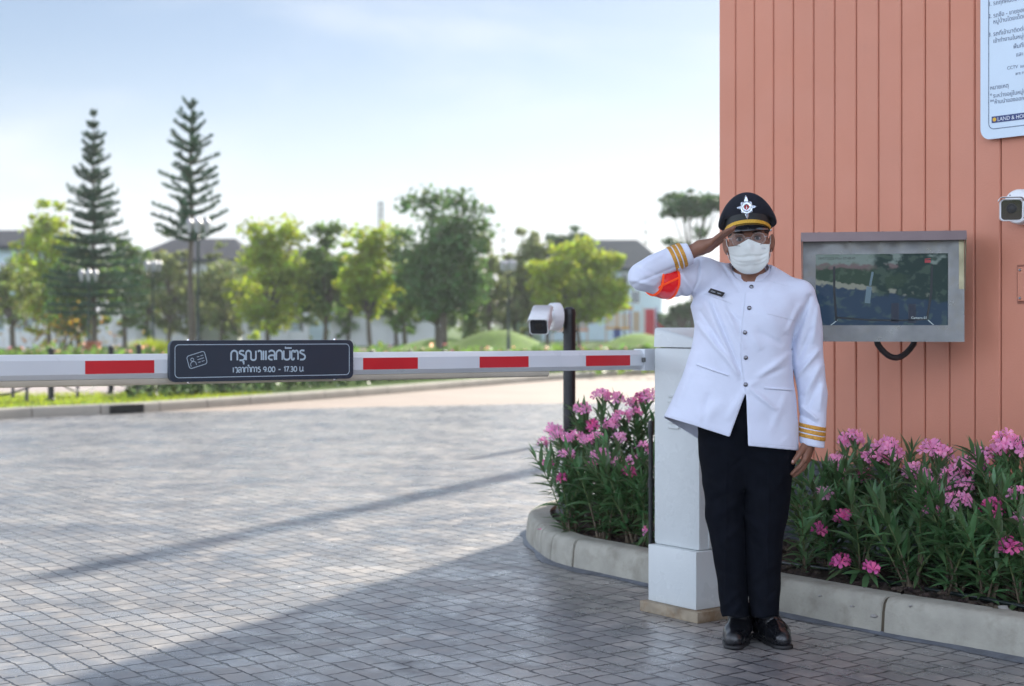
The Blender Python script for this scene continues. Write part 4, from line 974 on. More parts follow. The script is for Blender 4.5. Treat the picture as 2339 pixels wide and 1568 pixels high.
def f_tunic(P, shell=True):
    t = loft(P, TQ, 0, 0)
    sh = rc(P, J(1643, 628, .02), J(1604, 630, .0), .050, .068)
    t = smin(t, sh, .03)
    u = tapers(P, UL, URr); t = smin(t, u, .03)
    s = f_sleeveR(P); kz = np.clip((P[:, 2] - 1.18) / .2, 0, 1) * .05 + .003
    t = smin(t, s, kz)
    f = f_foreL(P); el_ = np.clip(1 - np.linalg.norm(P - UL[3], axis=1) / .12, 0, 1) * .02 + .003
    t = smin(t, f, el_)
    base_ = t.copy()
    o, X, Y = folds(P, JF); fr = np.clip(-(P[:, 1]) / .05 + .75, 0, 1)
    t = t - o * fr * 1.55 - .0014 * np.sin(P[:, 2] * 37 + P[:, 0] * 23) * np.sin(P[:, 0] * 31 - P[:, 2] * 17)
    # overlap of the front opening
    ex = np.interp(Y, edge_y, edge_x); t = t - np.where((P[:, 1] < -.05) & (Y > 640), .0028 * np.clip((X - ex) / 1.5 + .5, 0, 1) * np.clip((1830 - X) / 60, 0, 1), 0)
    # hem and the parted front
    sleeve = np.minimum(f, s)
    hemL = np.where(X < 1593, 951.5 + (X - 1516) * .305, 975 + (X - 1593) * .322); hemR = 1019 + (X - 1709) * .097
    back = 951.5 + np.clip(X - 1512, 0, 400) * .62; back = np.minimum(back, 1018)
    isf = P[:, 1] < .0
    hem = np.where(isf, np.where(X < 1690, hemL, hemR), back)
    cut = (Y - hem) / 595
    # wedge: right of the left front edge and left of the right front edge
    le = ((X - 1704) * (999 - 897) - (1667 - 1704) * (Y - 897)) / math.hypot(102, 37)      # >0 right of left panel edge
    re = -((X - 1704.5) * (1019 - 897) - (1709.5 - 1704.5) * (Y - 897)) / math.hypot(122, 5)
    wed = np.minimum(np.minimum(le, re), (Y - 897)) / 595
    cut = np.where(isf, np.maximum(cut, wed), cut)
    own = s < t + .012                                    # the sleeve has its own cuff
    cut = np.where(own & (X > 1822), -1, cut)
    t = smax(t, cut, .0015)
    q = P - cc; hole = np.hypot(q[:, 0], q[:, 1]) - .079; pl_ = (cc[2] - .010 + .55 * q[:, 1]) - P[:, 2]
    t = smax(t, -np.maximum(hole, pl_), .002)
    if shell: t = np.maximum(t, -(base_ + .0105 + .0145 * np.clip((-cut - .02) / .05, 0, 1)))
    return t
b0 = J(1430, 640, -.2); b1 = J(1895, 640)
V, F = surfnet(f_tunic, (b0[0], -.28, J(1700, 1040)[2]), (b1[0] + .01, .19, J(1700, 580)[2]), .0040, relax=1)
tunic = raw_mesh('tunic', toW(V), F, M['cloth_white'], guard, True)
Vw = toW(V); tbvh = BVHTree.FromPolygons([Vector(v) for v in Vw], [tuple(f) for f in F.tolist()])
def hit(x, y, bv=None):
    d = Vector(((x - CX) / FP, 1, -(y - CY) / FP)).normalized(); r = (bv or tbvh).ray_cast(Vector((0, 0, CH)), d)
    return (r[0], r[1]) if r[0] is not None else (w1(J(x, y, -.13)), -YV)

# gold stripes: rings grown off the sleeve surface
def band(f, P0, ax, t0, t1, grow, bounds, name, m, par, h=.0024):
    def g(P):
        d = f(P) - grow; s = (P - P0) @ ax; d = np.maximum(d, -(d + .006)); return np.maximum(d, np.abs(s - (t0 + t1) / 2) - (t1 - t0) / 2)
    V_, F_ = surfnet(g, bounds[0], bounds[1], h, relax=1)
    if len(F_): return raw_mesh(name, toW(V_), F_, m, par, True)
fR = lambda P: tapers(P, SR, SRr) - folds(P, JF)[0] * np.clip(-P[:, 1] / .05 + .75, 0, 1)
fFL = lambda P: tapers(P, FL, FRr) - folds(P, JF)[0]
c0 = J(1858, 987, -.01)
for t in (-.0188, 0, .0188): band(fR, c0, np.array((.19, 0, .98)) / np.linalg.norm((.19, 0, .98)), t - .0076, t + .0076, .0022, (c0 - np.array((.08, .08, .06)), c0 + np.array((.08, .08, .06))), 'gold_stripe', M['gold'], tunic, .0022)
c0 = J(1547, 588, -.152)
for t in (-.0185, 0, .0185): band(fFL, c0, axF, t - .0074, t + .0074, .0022, (c0 - .08, c0 + .08), 'gold_stripe', M['gold'], tunic, .0022)
# red arm band with orange edging on the raised upper arm
fU = lambda P: np.maximum(tapers(P, UL, URr) - folds(P, JF)[0] * .4, -(f_foreL(P) - .0015))
axU = UL[3] - UL[1]; axU /= np.linalg.norm(axU); c0 = J(1515, 645, -.12)
ab = thing  # (kept as a part of the tunic)
red = band(fU, c0, axU, -.020, .048, .0055, (c0 - .11, c0 + .11), 'arm_band', M['red_pvc'], tunic, .0034)
for t in (-.023, .051): band(fU, c0, axU, t - .0045, t + .0045, .0075, (c0 - .11, c0 + .11), 'band_edging', M['orange'], red, .0024)
axd = np.array((-.45, 0, .893)); band(lambda P: np.maximum(fU(P), np.abs((P - c0) @ axU - .014) - .033), J(1518, 652, -.15), axd, -.0042, .0042, .0075, (c0 - .11, c0 + .11), 'band_edging', M['orange'], red, .0024)

# buttons, name tag, pockets
for (x, y) in ((1717, 656), (1712, 704), (1702, 760), (1704, 817.5), (1704, 879)):
    p, n = hit(x, y); n = (n + Vector((-.16, -1, 0))).normalized(); mb = MB(); mb.lathe(p - n * .002, [(.0075, 0), (.0085, .004), (.0078, .0062), (.0045, .0078), (.0006, .0082)], 18, n); autosmooth(mb.build('button', M['dark_chrome'], tunic), 60)
def plate(name, x, y, wd, ht, rot, th, m, lift=.002, par=None):
    p, n = hit(x, y); q = sum((hit(x + a, y + b)[1] for a, b in ((-8, 0), (8, 0), (0, 5), (0, -5))), n); n = q.normalized(); X = n.cross(Vector((0, 0, 1))) * -1; X = X.normalized(); Z = X.cross(n); X = X if X.dot(XV) > 0 else -X; Z = Z if Z.z > 0 else -Z
    c, s = math.cos(rot), math.sin(rot); X2 = X * c + Z * s; Z2 = Z * c - X * s; mb = MB(); mb.box(p + n * (lift + th / 2), (wd, ht, th), X=X2, Y=Z2, Z=n, bev=min(th * .3, .0006)); o = mb.build(name, m, par or tunic); return p + n * (lift + th), n, X2, Z2
pc_, n_, X_, Z_ = plate('name_tag', 1638, 670.5, .071, .0205, R(-19), .002, M['tag_black'], .004)
text_obj('tag_lettering', 'ขวัญชัย', .0125, M['white_ink'], bpy.data.objects['name_tag'], pc_ - X_ * .025 - Z_ * .0035, X_, Z_, .0006, fit=.021)
text_obj('tag_lettering', 'วันทิยา', .0125, M['white_ink'], bpy.data.objects['name_tag'], pc_ + X_ * .006 - Z_ * .0035, X_, Z_, .0006, fit=.019)
def welt(name, x0, y0, x1, y1, wpx, m, lift=.0016, n=14):
    """raised band following the cloth from one photo point to another"""
    mb = MB(); vs = []
    dx, dy = x1 - x0, y1 - y0; l = math.hypot(dx, dy); nx, ny = -dy / l * wpx / 2, dx / l * wpx / 2
    for i in range(n + 1):
        t = i / n; x, y = x0 + dx * t, y0 + dy * t
        a, na = hit(x - nx, y - ny); b, nb_ = hit(x + nx, y + ny); vs += [a + na * .0002, a + na * lift, b + nb_ * lift, b + nb_ * .0002]
    fs = [(i * 4 + k, i * 4 + k + 1, i * 4 + 5 + k, i * 4 + 4 + k) for i in range(n) for k in range(3)]; mb.add(vs, fs); return mb.build(name, m, tunic, True, fix=False)
M['seam'] = mat('seam_thread_and_shadow', (.62, .65, .74), .85, var=.03)  # darker than the cloth: stitching and painted seam shadow
for (a, b, c, d) in ((1592.5, 833, 1665, 858), (1746, 886.5, 1809.5, 891.5)):
    welt('pocket', a, b, c, d, 4.6, M['cloth_white'], .0032); welt('pocket_slit', a + 2, b + 1, c - 2, d, .9, M['seam'], .0040)
welt('pocket', 1608, 671, 1671, 694, 1.2, M['seam'], .0012); welt('pocket', 1753, 717, 1816, 733, 1.2, M['seam'], .0012)
welt('hem_stitching', 1532, 951, 1595, 968, .8, M['seam'], .0008); welt('hem_stitching', 1595, 968, 1668, 991, .8, M['seam'], .0008); welt('hem_stitching', 1711, 1011, 1818, 1021, .8, M['seam'], .0008)
welt('armhole_seam', 1594, 640, 1572, 686, 1.0, M['seam'], .0009); welt('armhole_seam', 1600, 596, 1595, 640, 1.0, M['seam'], .0009)
welt('armhole_seam', 1848, 668, 1845, 700, .9, M['seam'], .0009)
welt('front_edge', 1704, 668, 1693.5, 760, .9, M['seam'], .0016); welt('front_edge', 1693.5, 760, 1692.5, 811, .9, M['seam'], .0016); welt('front_edge', 1692.5, 811, 1703, 893, .9, M['seam'], .0016)  # darker ribbon paints the shadow line along the front edge

# ---- collar
E = J(1710, 547.5, 0)
cc = J(1714, 620, .03)
mb = MB(); n = 44; a0, a1 = R(13), R(347); ring_ = []
for i in range(n + 1):
    t = lerp(a0, a1, i / n); f = (math.cos(t) + 1) / 2          # 1 at the front
    rr = lambda k: np.array((math.sin(t) * (.076 + k), -math.cos(t) * (.076 + k) * .98, 0))
    top = cc + rr(.000) + np.array((0, 0, .046 - .066 * f ** 1.1)); bot = cc + rr(.011) + np.array((0, 0, -.006 - .052 * f ** 1.1))
    rnd_ = .010 * max(0, 1 - min(i, n - i) / 2.0)
    top = top - np.array((0, 0, rnd_)); ring_.append((bot, (bot + top) / 2 + rr(.0) * .03, top, top + rr(-.004) - rr(0), bot + rr(-.004) - rr(0)))
vs = [w1(p) for r_ in ring_ for p in r_]; fs = [(i * 5 + k, i * 5 + (k + 1) % 5, (i + 1) * 5 + (k + 1) % 5, (i + 1) * 5 + k) for i in range(n) for k in range(5)] + [tuple(range(5)), tuple(n * 5 + k for k in reversed(range(5)))]
mb.add(vs, fs); autosmooth(mb.build('collar', M['cloth_white'], tunic), 50)

# ---- head frame
ph = R(3.5); HX = np.array((math.cos(ph), 0, math.sin(ph))); HZ = np.array((-math.sin(ph), 0, math.cos(ph))); HY = np.array((0, 1.0, 0)); HM = np.stack([HX, HY, HZ])
def H(x, y, z): return E + HX * x + HY * y + HZ * z
def hloc(P): return (P - E) @ HM.T
def f_head(P):
    Q = hloc(P)
    sk = el(Q, (0, .008, .035), (.077, .100, .088)); fa = el(Q, (0, -.018, -.035), (.070, .078, .084)); d = smin(sk, fa, .03)
    d = smin(d, el(Q, (0, -.060, -.100), (.030, .028, .024)), .03)
    for s in (-1, 1):
        d = smin(d, el(Q, (s * .047, -.055, -.024), (.026, .026, .022)), .02)
        d = smin(d, rc(Q, (s * .060, .02, -.065), (s * .030, -.045, -.100), .020, .020), .02)
    d = smin(d, rc(Q, (-.042, -.083, .020), (.042, -.083, .020), .011, .011), .014)
    for s in (-1, 1): d = smax(d, -(np.linalg.norm((Q - np.array((s * .034, -.101, -.001))) / np.array((1.35, 1, .9)), axis=1) - .0125), .008)
    d = smin(d, rc(Q, (0, -.090, .008), (0, -.113, -.034), .007, .012), .010)
    for s in (-1, 1):
        d = smin(d, el(Q, (s * .013, -.103, -.038), (.009, .010, .008)), .006)
        ro = Matrix.Rotation(R(-32 * s), 3, 'Z') @ Matrix.Rotation(R(8 * s), 3, 'Y'); ro = np.array(ro)
        e = el(Q, (s * .088, .010, -.020), (.0085, .021, .036), ro); e = smax(e, -el(Q, (s * .093, -.004, -.016), (.0085, .012, .021), ro), .005)
        d = smin(d, e, .006)
    d = smin(d, el(Q, (0, -.095, -.066), (.022, .010, .008)), .008)
    return d
WRL = [J(1578, 577, -.142), J(1600, 565.5, -.15)]
FG = [([(1622, 556, -.172), (1637, 543, -.186), (1649, 533, -.188)], [.0095, .0085, .0068]), ([(1625, 553, -.165), (1645, 537, -.178), (1664, 525.5, -.176)], [.010, .009, .0072]),
      ([(1629, 552, -.155), (1652, 535, -.165), (1677.5, 519, -.160)], [.0105, .0094, .0074]), ([(1632, 555, -.145), (1654, 539.5, -.150), (1675, 525, -.147)], [.0105, .0094, .0075])]
def f_handL(P):
    a = rc(P, WRL[0], WRL[1], .0275, .026); ks = [J(*g[0][0]) for g in FG]; w_ = WRL[1]
    d = a
    for k in ks: d = smin(d, rc(P, w_, k, .0205, .0125), .012)
    d = smin(d, rc(P, J(1606, 572, -.140), J(1624, 566, -.140), .0155, .0135), .014)
    for g, r in FG: d = smin(d, tapers(P, [J(*q) for q in g], r), .0035)
    th = tapers(P, [J(1618, 571, -.135), J(1636, 559, -.125), J(1649, 550.5, -.122)], [.0125, .0105, .0082]); return smin(d, th, .005)
GH = [([(1838, 1049, -.048), (1826, 1066, -.050), (1809, 1083, -.046)], [.0098, .0088, .0072]), ([(1842, 1052, -.028), (1831, 1071, -.030), (1813, 1088, -.028)], [.0102, .009, .0074]),
      ([(1845, 1051, -.008), (1836, 1070, -.010), (1819, 1085, -.010)], [.0098, .0086, .007]), ([(1846, 1047, .012), (1840, 1064, .010), (1826, 1077, .008)], [.0088, .0076, .0065])]
def f_handR(P):
    w_ = J(1848, 1010, -.015); d = rc(P, J(1852, 985, -.01), w_, .027, .0255)
    for g, r in GH: d = smin(d, rc(P, w_, J(*g[0]), .020, .0125), .012); 
    for g, r in GH: d = smin(d, tapers(P, [J(*q) for q in g], r), .0035)
    th = tapers(P, [J(1838, 1020, -.035), J(1827, 1036, -.062), J(1818, 1048, -.072), J(1811.5, 1057, -.072)], [.015, .0115, .0100, .0078]); return smin(d, th, .007)
def f_body(P):
    d = f_head(P); d = smin(d, rc(P, H(0, .028, -.06), J(1712, 640, .03), .054, .058), .018)
    d = smin(d, rc(P, J(1712, 660, .03), J(1705, 930, .0), .085, .10), .03)
    d = smin(d, rc(P, J(1645, 662, .02), J(1795, 675, .02), .036, .036), .03)
    d = np.minimum(d, tapers(P, [J(1640, 650, .02)] + UL[1:], [.034, .04, .038, .034])); d = np.minimum(d, tapers(P, FL[:3] + [WRL[0]], [.034, .032, .029, .0275]))
    d = np.minimum(d, tapers(P, [J(1800, 668, .02)] + SR[1:4] + [J(1854, 960, -.005), J(1852, 990, -.01)], [.042, .04, .036, .034, .029, .027]))
    d = np.minimum(d, tapers(P, [J(1660, 960), J(1657, 1180), J(1675, 1370, .03)], [.066, .055, .034])); d = np.minimum(d, tapers(P, [J(1757, 960), J(1752, 1180), J(1750, 1370, .03)], [.066, .055, .034]))
    d = np.minimum(d, f_handL(P)); d = np.minimum(d, f_handR(P)); return d
V, F = surfnet(f_body, (b0[0], -.26, J(1700, 1405)[2] - .03), (b1[0] + .01, .15, J(1710, 462)[2]), .0032, relax=1)
body = raw_mesh('body', toW(V), F, M['skin'], guard, True)
hbv = BVHTree.FromPolygons([Vector(v) for v in toW(V)], [tuple(f) for f in F.tolist()])
for (x, y) in ((1811.5, 1054.5),):
    p, n = hit(x, y, hbv); mb = MB(); mb.sphere(p, (.0045, .0016, .006), 12, 8); mb.build('nail', M['nail'], body, True)
def hs(name, c, r, m, par=body, n=14):
    mb = MB(); mb.sphere((0, 0, 0), r, n, n); pts = np.array([tuple(v) for v in mb.V]); W = [w1(E + (np.array(c) + q) @ HM) for q in pts]; mb.V = W; return mb.build(name, m, par, True)
for s in (-1, 1):
    e = hs('eye', (s * .0342, -.0865, -.0035), (.0125, .0085, .0058), M['eye_white']); hs('iris', (s * .0342 + .000, -.0925, -.0030), (.0064, .0034, .0056), M['iris'], e)
    mb = MB(); mb.tube([w1(H(s * .0342 + u * .014, -.0935 + .004 * u * u, .0022 + .0032 * (1 - u * u))) for u in (-1, -.6, -.2, .2, .6, 1)], [.0009, .0014, .0018, .0018, .0014, .0009], 6); mb.build('eyelid', M['hair'], body, True)
    mb = MB(); mb.tube([w1(H(s * (.0345 + u * .019), -.0965 + .010 * max(u, 0) ** 2, .0205 + .0035 * (1 - (u - .2) ** 2))) for u in (-1, -.6, -.2, .2, .6, 1)], [.0018, .0032, .0034, .0032, .0026, .0012], 7); mb.build('eyebrow', M['hair'], body, True)
# short hair round the sides and back
def f_hair(P):
    Q = hloc(P); sk = el(Q, (0, .008, .035), (.0805, .1035, .090)); d = sk
    d = np.maximum(d, -(sk + .012)); cut = np.where(Q[:, 1] < -.005, .012 - Q[:, 2], np.where(Q[:, 1] < .03, .004 - Q[:, 2], -.045 - Q[:, 2])); d = np.maximum(d, cut); return np.maximum(d, -.055 - Q[:, 1] )
V, F = surfnet(f_hair, (-.11 + E[0], -.12, E[2] - .06), (.11 + E[0], .15, E[2] + .13), .0036)
raw_mesh('hair', toW(V), F, M['hair'], body, True)

# ---- face mask
def fy(x, z):
    y = -.1165 + 2.6 * x * x + 55 * x ** 4
    y -= .014 * math.exp(-(x / .016) ** 2 - ((z + .035) / .022) ** 2); y -= .006 * math.exp(-(x / .035) ** 2 - ((z + .07) / .03) ** 2)
    if z < -.075: y += 9.0 * (z + .075) ** 2
    return y
nu, nv = 29, 33; mb = MB(); vs = []; grid = []
for j in range(nv):
    v = j / (nv - 1)
    for i in range(nu):
        u = -1 + 2 * i / (nu - 1); a = abs(u)
        zt_ = -.029 + .022 * max(0, 1 - a * 1.5) ** 1.2 + .003 * (1 - a); zb_ = -.138 + .044 * a ** 2.4; hw = lerp(.0795, .0715, v)
        z = lerp(zt_, zb_, v); x = u * hw
        pl = 0
        for pv, am in ((.38, .0052), (.57, .0052), (.76, .0045)):
            vv = v + .10 * (1 - a) * (-1 if pv < .6 else .6) * 0.8; pl += am * max(0, min(1, (vv - pv) / .035 + .5)) * (1 - a ** 3) - am * max(0, min(1, (vv - pv) / .25)) * (1 - a ** 3)
        y = fy(x, z) - .003 + pl + .0012 * math.sin(u * 9 + v * 5)
        vs.append(w1(H(x, y, z)))
fs = [(j * nu + i, j * nu + i + 1, (j + 1) * nu + i + 1, (j + 1) * nu + i) for j in range(nv - 1) for i in range(nu - 1)]
mb.add(vs, fs); mk = mb.build('face_mask', M['mask'], body, True, fix=False); sdm = mk.modifiers.new('s', 'SOLIDIFY'); sdm.thickness = .0016; sdm.offset = 1
for s in (-1, 1):
    mb = MB(); mb.tube([w1(H(s * .0785, -.088 + .003, -.030)), w1(H(s * .083, -.05, -.020)), w1(H(s * .0845, -.02, -.002)), w1(H(s * .086, .004, .010))], .0012, 6); mb.build('ear_loop', M['mask'], mk, True)
    mb = MB(); mb.tube([w1(H(s * .0705, -.086, -.090)), w1(H(s * .077, -.055, -.076)), w1(H(s * .082, -.02, -.058)), w1(H(s * .085, .003, -.046))], .0012, 6); mb.build('ear_loop', M['mask'], mk, True)
    mb = MB()
    for j in range(12): pass
M['grey_ink'] = mat('grey_print', (.3, .32, .36), .7)
text_obj('mask_lettering', 'TLM', .0105, M['grey_ink'], mk, w1(H(.047, fy(.052, -.042) - .006, -.047)), Vector(XV).normalized() * .96 + Vector(YV) * .28, Vector((0, 0, 1)), .0012, fit=.0145)

# ---- glasses
M['glass_frame'] = mat('glasses_metal', (.36, .33, .30), .25, 1.0)
M['lens'] = bpy.data.materials.new('spectacle_lens'); M['lens'].use_nodes = True; _t = M['lens'].node_tree; _b = _t.nodes['Principled BSDF']
_b.inputs['Base Color'].default_value = (1, 1, 1, 1); _b.inputs['Roughness'].default_value = .02; _b.inputs['Alpha'].default_value = .05; _b.inputs['IOR'].default_value = 1.45
gl = bpy.data.objects.new('glasses', None); COL.objects.link(gl); gl.parent = guard; ORG[gl.name] = org(guard); 
def lens_pts(s, k=1.0):
    o = []
    for i in range(40):
        t = 2 * math.pi * i / 40; r = 1 + .045 * math.cos(6 * t + (.5 * math.pi)) * .9
        x = .0262 * k * r * math.cos(t); z = .0232 * k * r * math.sin(t); x += s * .0012 * z / .02
        gx = s * .0368 + x; o.append((gx, -.118 + 1.6 * gx * gx, -.0062 + z))
    return o
for s in (-1, 1):
    lp = lens_pts(s); mb = MB(); mb.tube([w1(H(*p)) for p in lp] + [w1(H(*lp[0]))], .00115, 6, cap=False); mb.build('rim', M['glass_frame'], gl, True)
    mb = MB(); lp = lens_pts(s, .99); mb.add([w1(H(*p)) for p in lp], [tuple(range(40))]); mb.build('lens', M['lens'], gl, fix=False)
    mb = MB(); mb.tube([w1(H(s * .0635, -.1115, .000)), w1(H(s * .070, -.108, .002)), w1(H(s * .076, -.085, .003)), w1(H(s * .083, -.02, .004)), w1(H(s * .0865, .012, .004)), w1(H(s * .087, .03, -.010))], .0011, 6); mb.build('temple', M['chrome'], gl, True)
mb = MB(); mb.tube([w1(H(x, -.1165 - .002 * (1 - (x / .0108) ** 2), -.0015 + .0012 * (1 - (x / .0108) ** 2))) for x in (-.0108, -.006, 0, .006, .0108)], .0011, 6); mb.build('bridge', M['chrome'], gl, True)
for s in (-1, 1): mb = MB(); mb.sphere(w1(H(s * .0125, -.112, -.013)), (.002, .002, .0045), 8, 6); mb.build('nose_pad', M['lens'], gl, True)

# ---- cap
cap = bpy.data.objects.new('peaked_cap', None); COL.objects.link(cap); cap.parent = guard; ORG[cap.name] = org(guard)
NT = 72
def crown_rim(t):
    c = math.cos(t); s = math.sin(t); z = .058 + .106 * max(c, 0) ** 1.45 - .022 * max(-c, 0); return s, c, z
def ringf(fn): return [w1(H(*fn(2 * math.pi * i / NT))) for i in range(NT)]
def rb(k, z0, z1, yo=0.0):
    return lambda t: ((.083 + k) * math.sin(t), -(.101 + k) * math.cos(t) + .004 + yo, z0 + z1 * (math.cos(t) + 1) / 2)
def sheetrings(name, rings, m, par=cap, close=False):
    mb = MB(); vs = [p for r_ in rings for p in r_]; n = NT; fs = [(i * n + k, i * n + (k + 1) % n, (i + 1) * n + (k + 1) % n, (i + 1) * n + k) for i in range(len(rings) - 1) for k in range(n)]
    if close: fs.append(tuple((len(rings) - 1) * n + k for k in range(n)))
    mb.add(vs, fs); return mb.build(name, m, par, True)
band_ = sheetrings('band', [ringf(rb(.000, .018, .014)), ringf(rb(.001, .030, .016)), ringf(rb(.002, .058, .024)), ringf(rb(.002, .085, .022))], M['cap_band'])
def mid(k, a):
    def f(t):
        s, c, z = crown_rim(t); x0, y0, z0 = rb(.001, .066, .026)(t); x1 = .1125 * s; y1 = -.124 * c + .008; return (lerp(x0, x1, k), lerp(y0, y1, k), lerp(z0, z, k) + a)
    return f
def topf(k, dz):
    def f(t):
        s, c, z = crown_rim(t); return (.1125 * s * k, (-.124 * c) * k + .008, lerp(.105, z, k) + dz)
    return f
sheetrings('crown', [ringf(mid(.0, 0)), ringf(mid(.35, -.004)), ringf(mid(.7, -.006)), ringf(mid(.92, -.005)), ringf(mid(1.0, .0)), ringf(mid(1.005, .006)), ringf(topf(.975, .0115)), ringf(topf(.92, .015)), ringf(topf(.75, .017)), ringf(topf(.4, .014)), ringf(topf(.05, .012))], M['cap_cloth'], close=True)
# piping at the crown edge
# gold strap
def arcstrip(name, t0, t1, f0, f1, m, n=40, thick=.003):
    mb = MB(); vs = []
    for i in range(n + 1):
        t = lerp(t0, t1, i / n); a = np.array(f0(t)); b = np.array(f1(t)); o = np.array((math.sin(t), -math.cos(t), 0)) * thick
        for p in (a, a + o, b + o, b): vs.append(w1(H(*p)))
    fs = [(i * 4 + k, i * 4 + (k + 1) % 4, i * 4 + 4 + (k + 1) % 4, i * 4 + 4 + k) for i in range(n) for k in range(4)] + [(0, 1, 2, 3), (n * 4 + 3, n * 4 + 2, n * 4 + 1, n * 4)]
    mb.add(vs, fs); o_ = mb.build(name, m, cap); autosmooth(o_, 50); return o_
def zst(t): return .022 + .036 * max(0, math.cos(t * .98)) ** .8
arcstrip('gold_strap', R(-86), R(86), lambda t: (*rb(.0025, 0, 0)(t)[:2], zst(t)), lambda t: (*rb(.0035, 0, 0)(t)[:2], zst(t) + .0125), M['gold_cap'])
for s in (-1, 1): 
    x, y, _ = rb(.004, 0, 0)(s * R(84)); mb = MB(); mb.sphere(w1(H(x, y, .030)), .0055, 12, 8); mb.build('strap_button', M['chrome'], cap, True)
# peak
mb = MB(); n = 40; m_ = 8; vs = []
for i in range(n + 1):
    t = lerp(R(-66), R(66), i / n); x0, y0, _ = rb(.0005, 0, 0)(t); q = math.cos(t * 90 / 66)
    for j in range(m_ + 1):
        k = j / m_; ext = .050 * max(q, 0) ** .55
        xx = x0 * (1 + .03 * k); yy = y0 - ext * k; zz = zst(t) + .001 - (.002 + .55 * ext) * k ** 1.25 - .003 * k
        vs.append(w1(H(xx, yy, zz)))
mb.add(vs, [(i * (m_ + 1) + j, i * (m_ + 1) + j + 1, (i + 1) * (m_ + 1) + j + 1, (i + 1) * (m_ + 1) + j) for i in range(n) for j in range(m_)]); pk = mb.build('peak', M['patent'], cap, True); sm_ = pk.modifiers.new('s', 'SOLIDIFY'); sm_.thickness = .0028
# badge: rayed silver star with a ruby disc
bc = np.array((0, -.123, .1155)); tilt = R(12)
def B(u, v, d): return w1(H(bc[0] + u, bc[1] - d * math.cos(tilt) + (v) * -.06, bc[2] + v))
bd = thing; mb = MB()
for k in range(8):
    a = k * math.pi / 4; L_k = {0: .040, 2: .046, 4: .040, 6: .045}.get(k, .032); 
    if k % 2 == 0: spread = (-.26, -.17, -.085, 0, .085, .17, .26)
    else: spread = (-.22, -.11, 0, .11, .22)
    for q in spread:
        L1 = L_k * (1 - (abs(q) * 1.55 if k % 2 == 0 else .12 + abs(q) * .3)); aa = a + q; d = (math.cos(aa), math.sin(aa)); nn = (-d[1] * .0021, d[0] * .0021); r0 = .016
        p = [B(d[0] * r0 + nn[0], d[1] * r0 + nn[1], .003), B(d[0] * r0 - nn[0], d[1] * r0 - nn[1], .003), B(d[0] * L1 - nn[0] * .5, d[1] * L1 - nn[1] * .5, .002), B(d[0] * L1 + nn[0] * .5, d[1] * L1 + nn[1] * .5, .002), B(d[0] * r0, d[1] * r0, .0055), B(d[0] * L1, d[1] * L1, .0035)]
        mb.add(p, [(0, 4, 5, 3), (4, 1, 2, 5), (3, 5, 2)])
for (r0, r1, d0, d1) in ((.0235, .0225, .002, .0065), (.0225, .0195, .0065, .0060), (.0195, .0185, .0060, .0045), (.0185, .0130, .0045, .0052), (.0130, .0112, .0052, .0075), (.0112, .0098, .0075, .0070)):
    n = 36; vs = [B(r * math.cos(2 * math.pi * i / n), r * math.sin(2 * math.pi * i / n), d) for r, d in ((r0, d0), (r1, d1)) for i in range(n)]; mb.add(vs, [(i, (i + 1) % n, n + (i + 1) % n, n + i) for i in range(n)])
badge = mb.build('badge', M['silver'], cap, fix=False)
mb = MB(); n = 24; mb.add([B(.0086 * math.cos(2 * math.pi * i / n), .0086 * math.sin(2 * math.pi * i / n), .0071) for i in range(n)], [tuple(range(n))])
n = 24; mb.add([B(.0100 * math.cos(2 * math.pi * i / n), .0100 * math.sin(2 * math.pi * i / n), .0069) for i in range(n)], [tuple(range(n))]); mb.build('ruby_disc', M['ruby'], badge, fix=False)
mb = MB(); mb.add([B(-.0010, 0, .0075), B(.0010, 0, .0075), B(0, .0088, .0075)], [(0, 1, 2)]); mb.add([B(.0028 * math.cos(2 * math.pi * i / 14), -.003 + .0026 * math.sin(2 * math.pi * i / 14), .0075) for i in range(14)], [tuple(range(14))]); mb.build('badge_figure', M['silver'], badge, fix=False)

# ---- boots
def wl(x, y, h=0.0):                    # ground point seen at a photo pixel, in the guard's frame
    g_ = gr(x, y, h) - PO; return np.array((g_.dot(XV), g_.dot(YV), h))
def boot(toe, ball, heel, ank):
    def f(P):
        t = toe + np.array((0, 0, .034)); b_ = ball + np.array((0, 0, .040)); h_ = heel + np.array((0, 0, .040)); ins = ball * .45 + heel * .55 + np.array((0, 0, .070))
        d = rc(P, t, b_, .035, .047); d = smin(d, rc(P, b_, h_, .045, .037), .025); d = smin(d, rc(P, b_ + np.array((0, 0, .006)), ins + np.array((0, 0, .02)), .036, .040), .02)
        d = smin(d, rc(P, h_ + np.array((0, 0, .02)), ank, .037, .041), .025); d = smin(d, rc(P, ins, ank, .040, .040), .03)
        c = .0025 * np.exp(-((np.linalg.norm(P[:, :2] - (ball * .62 + heel * .38)[:2], axis=1) - .02) / .006) ** 2); d = d + c * 0
        return smax(smax(d, .012 - P[:, 2], .004), P[:, 2] - ank[2], .004)
    return f
def sole(toe, ball, heel, m_par, nm):
    def f(P):
        Q = P.copy(); Q[:, 2] = 0; t = toe * np.array((1, 1, 0)); b_ = ball * np.array((1, 1, 0)); h_ = heel * np.array((1, 1, 0))
        d = smin(rc(Q, t, b_, .0405, .0510), rc(Q, b_, h_, .0465, .040), .02); dz = np.abs(P[:, 2] - .0085) - .0075
        u = (P - heel) @ ((toe - heel) / np.linalg.norm(toe - heel)); return smax(d, dz, .003)
    c = (toe + heel) / 2; V_, F_ = surfnet(f, c - np.array((.12, .2, .08)), c + np.array((.12, .2, .08)), .0036); return raw_mesh('sole', toW(V_), F_, M['sole'], m_par, True)
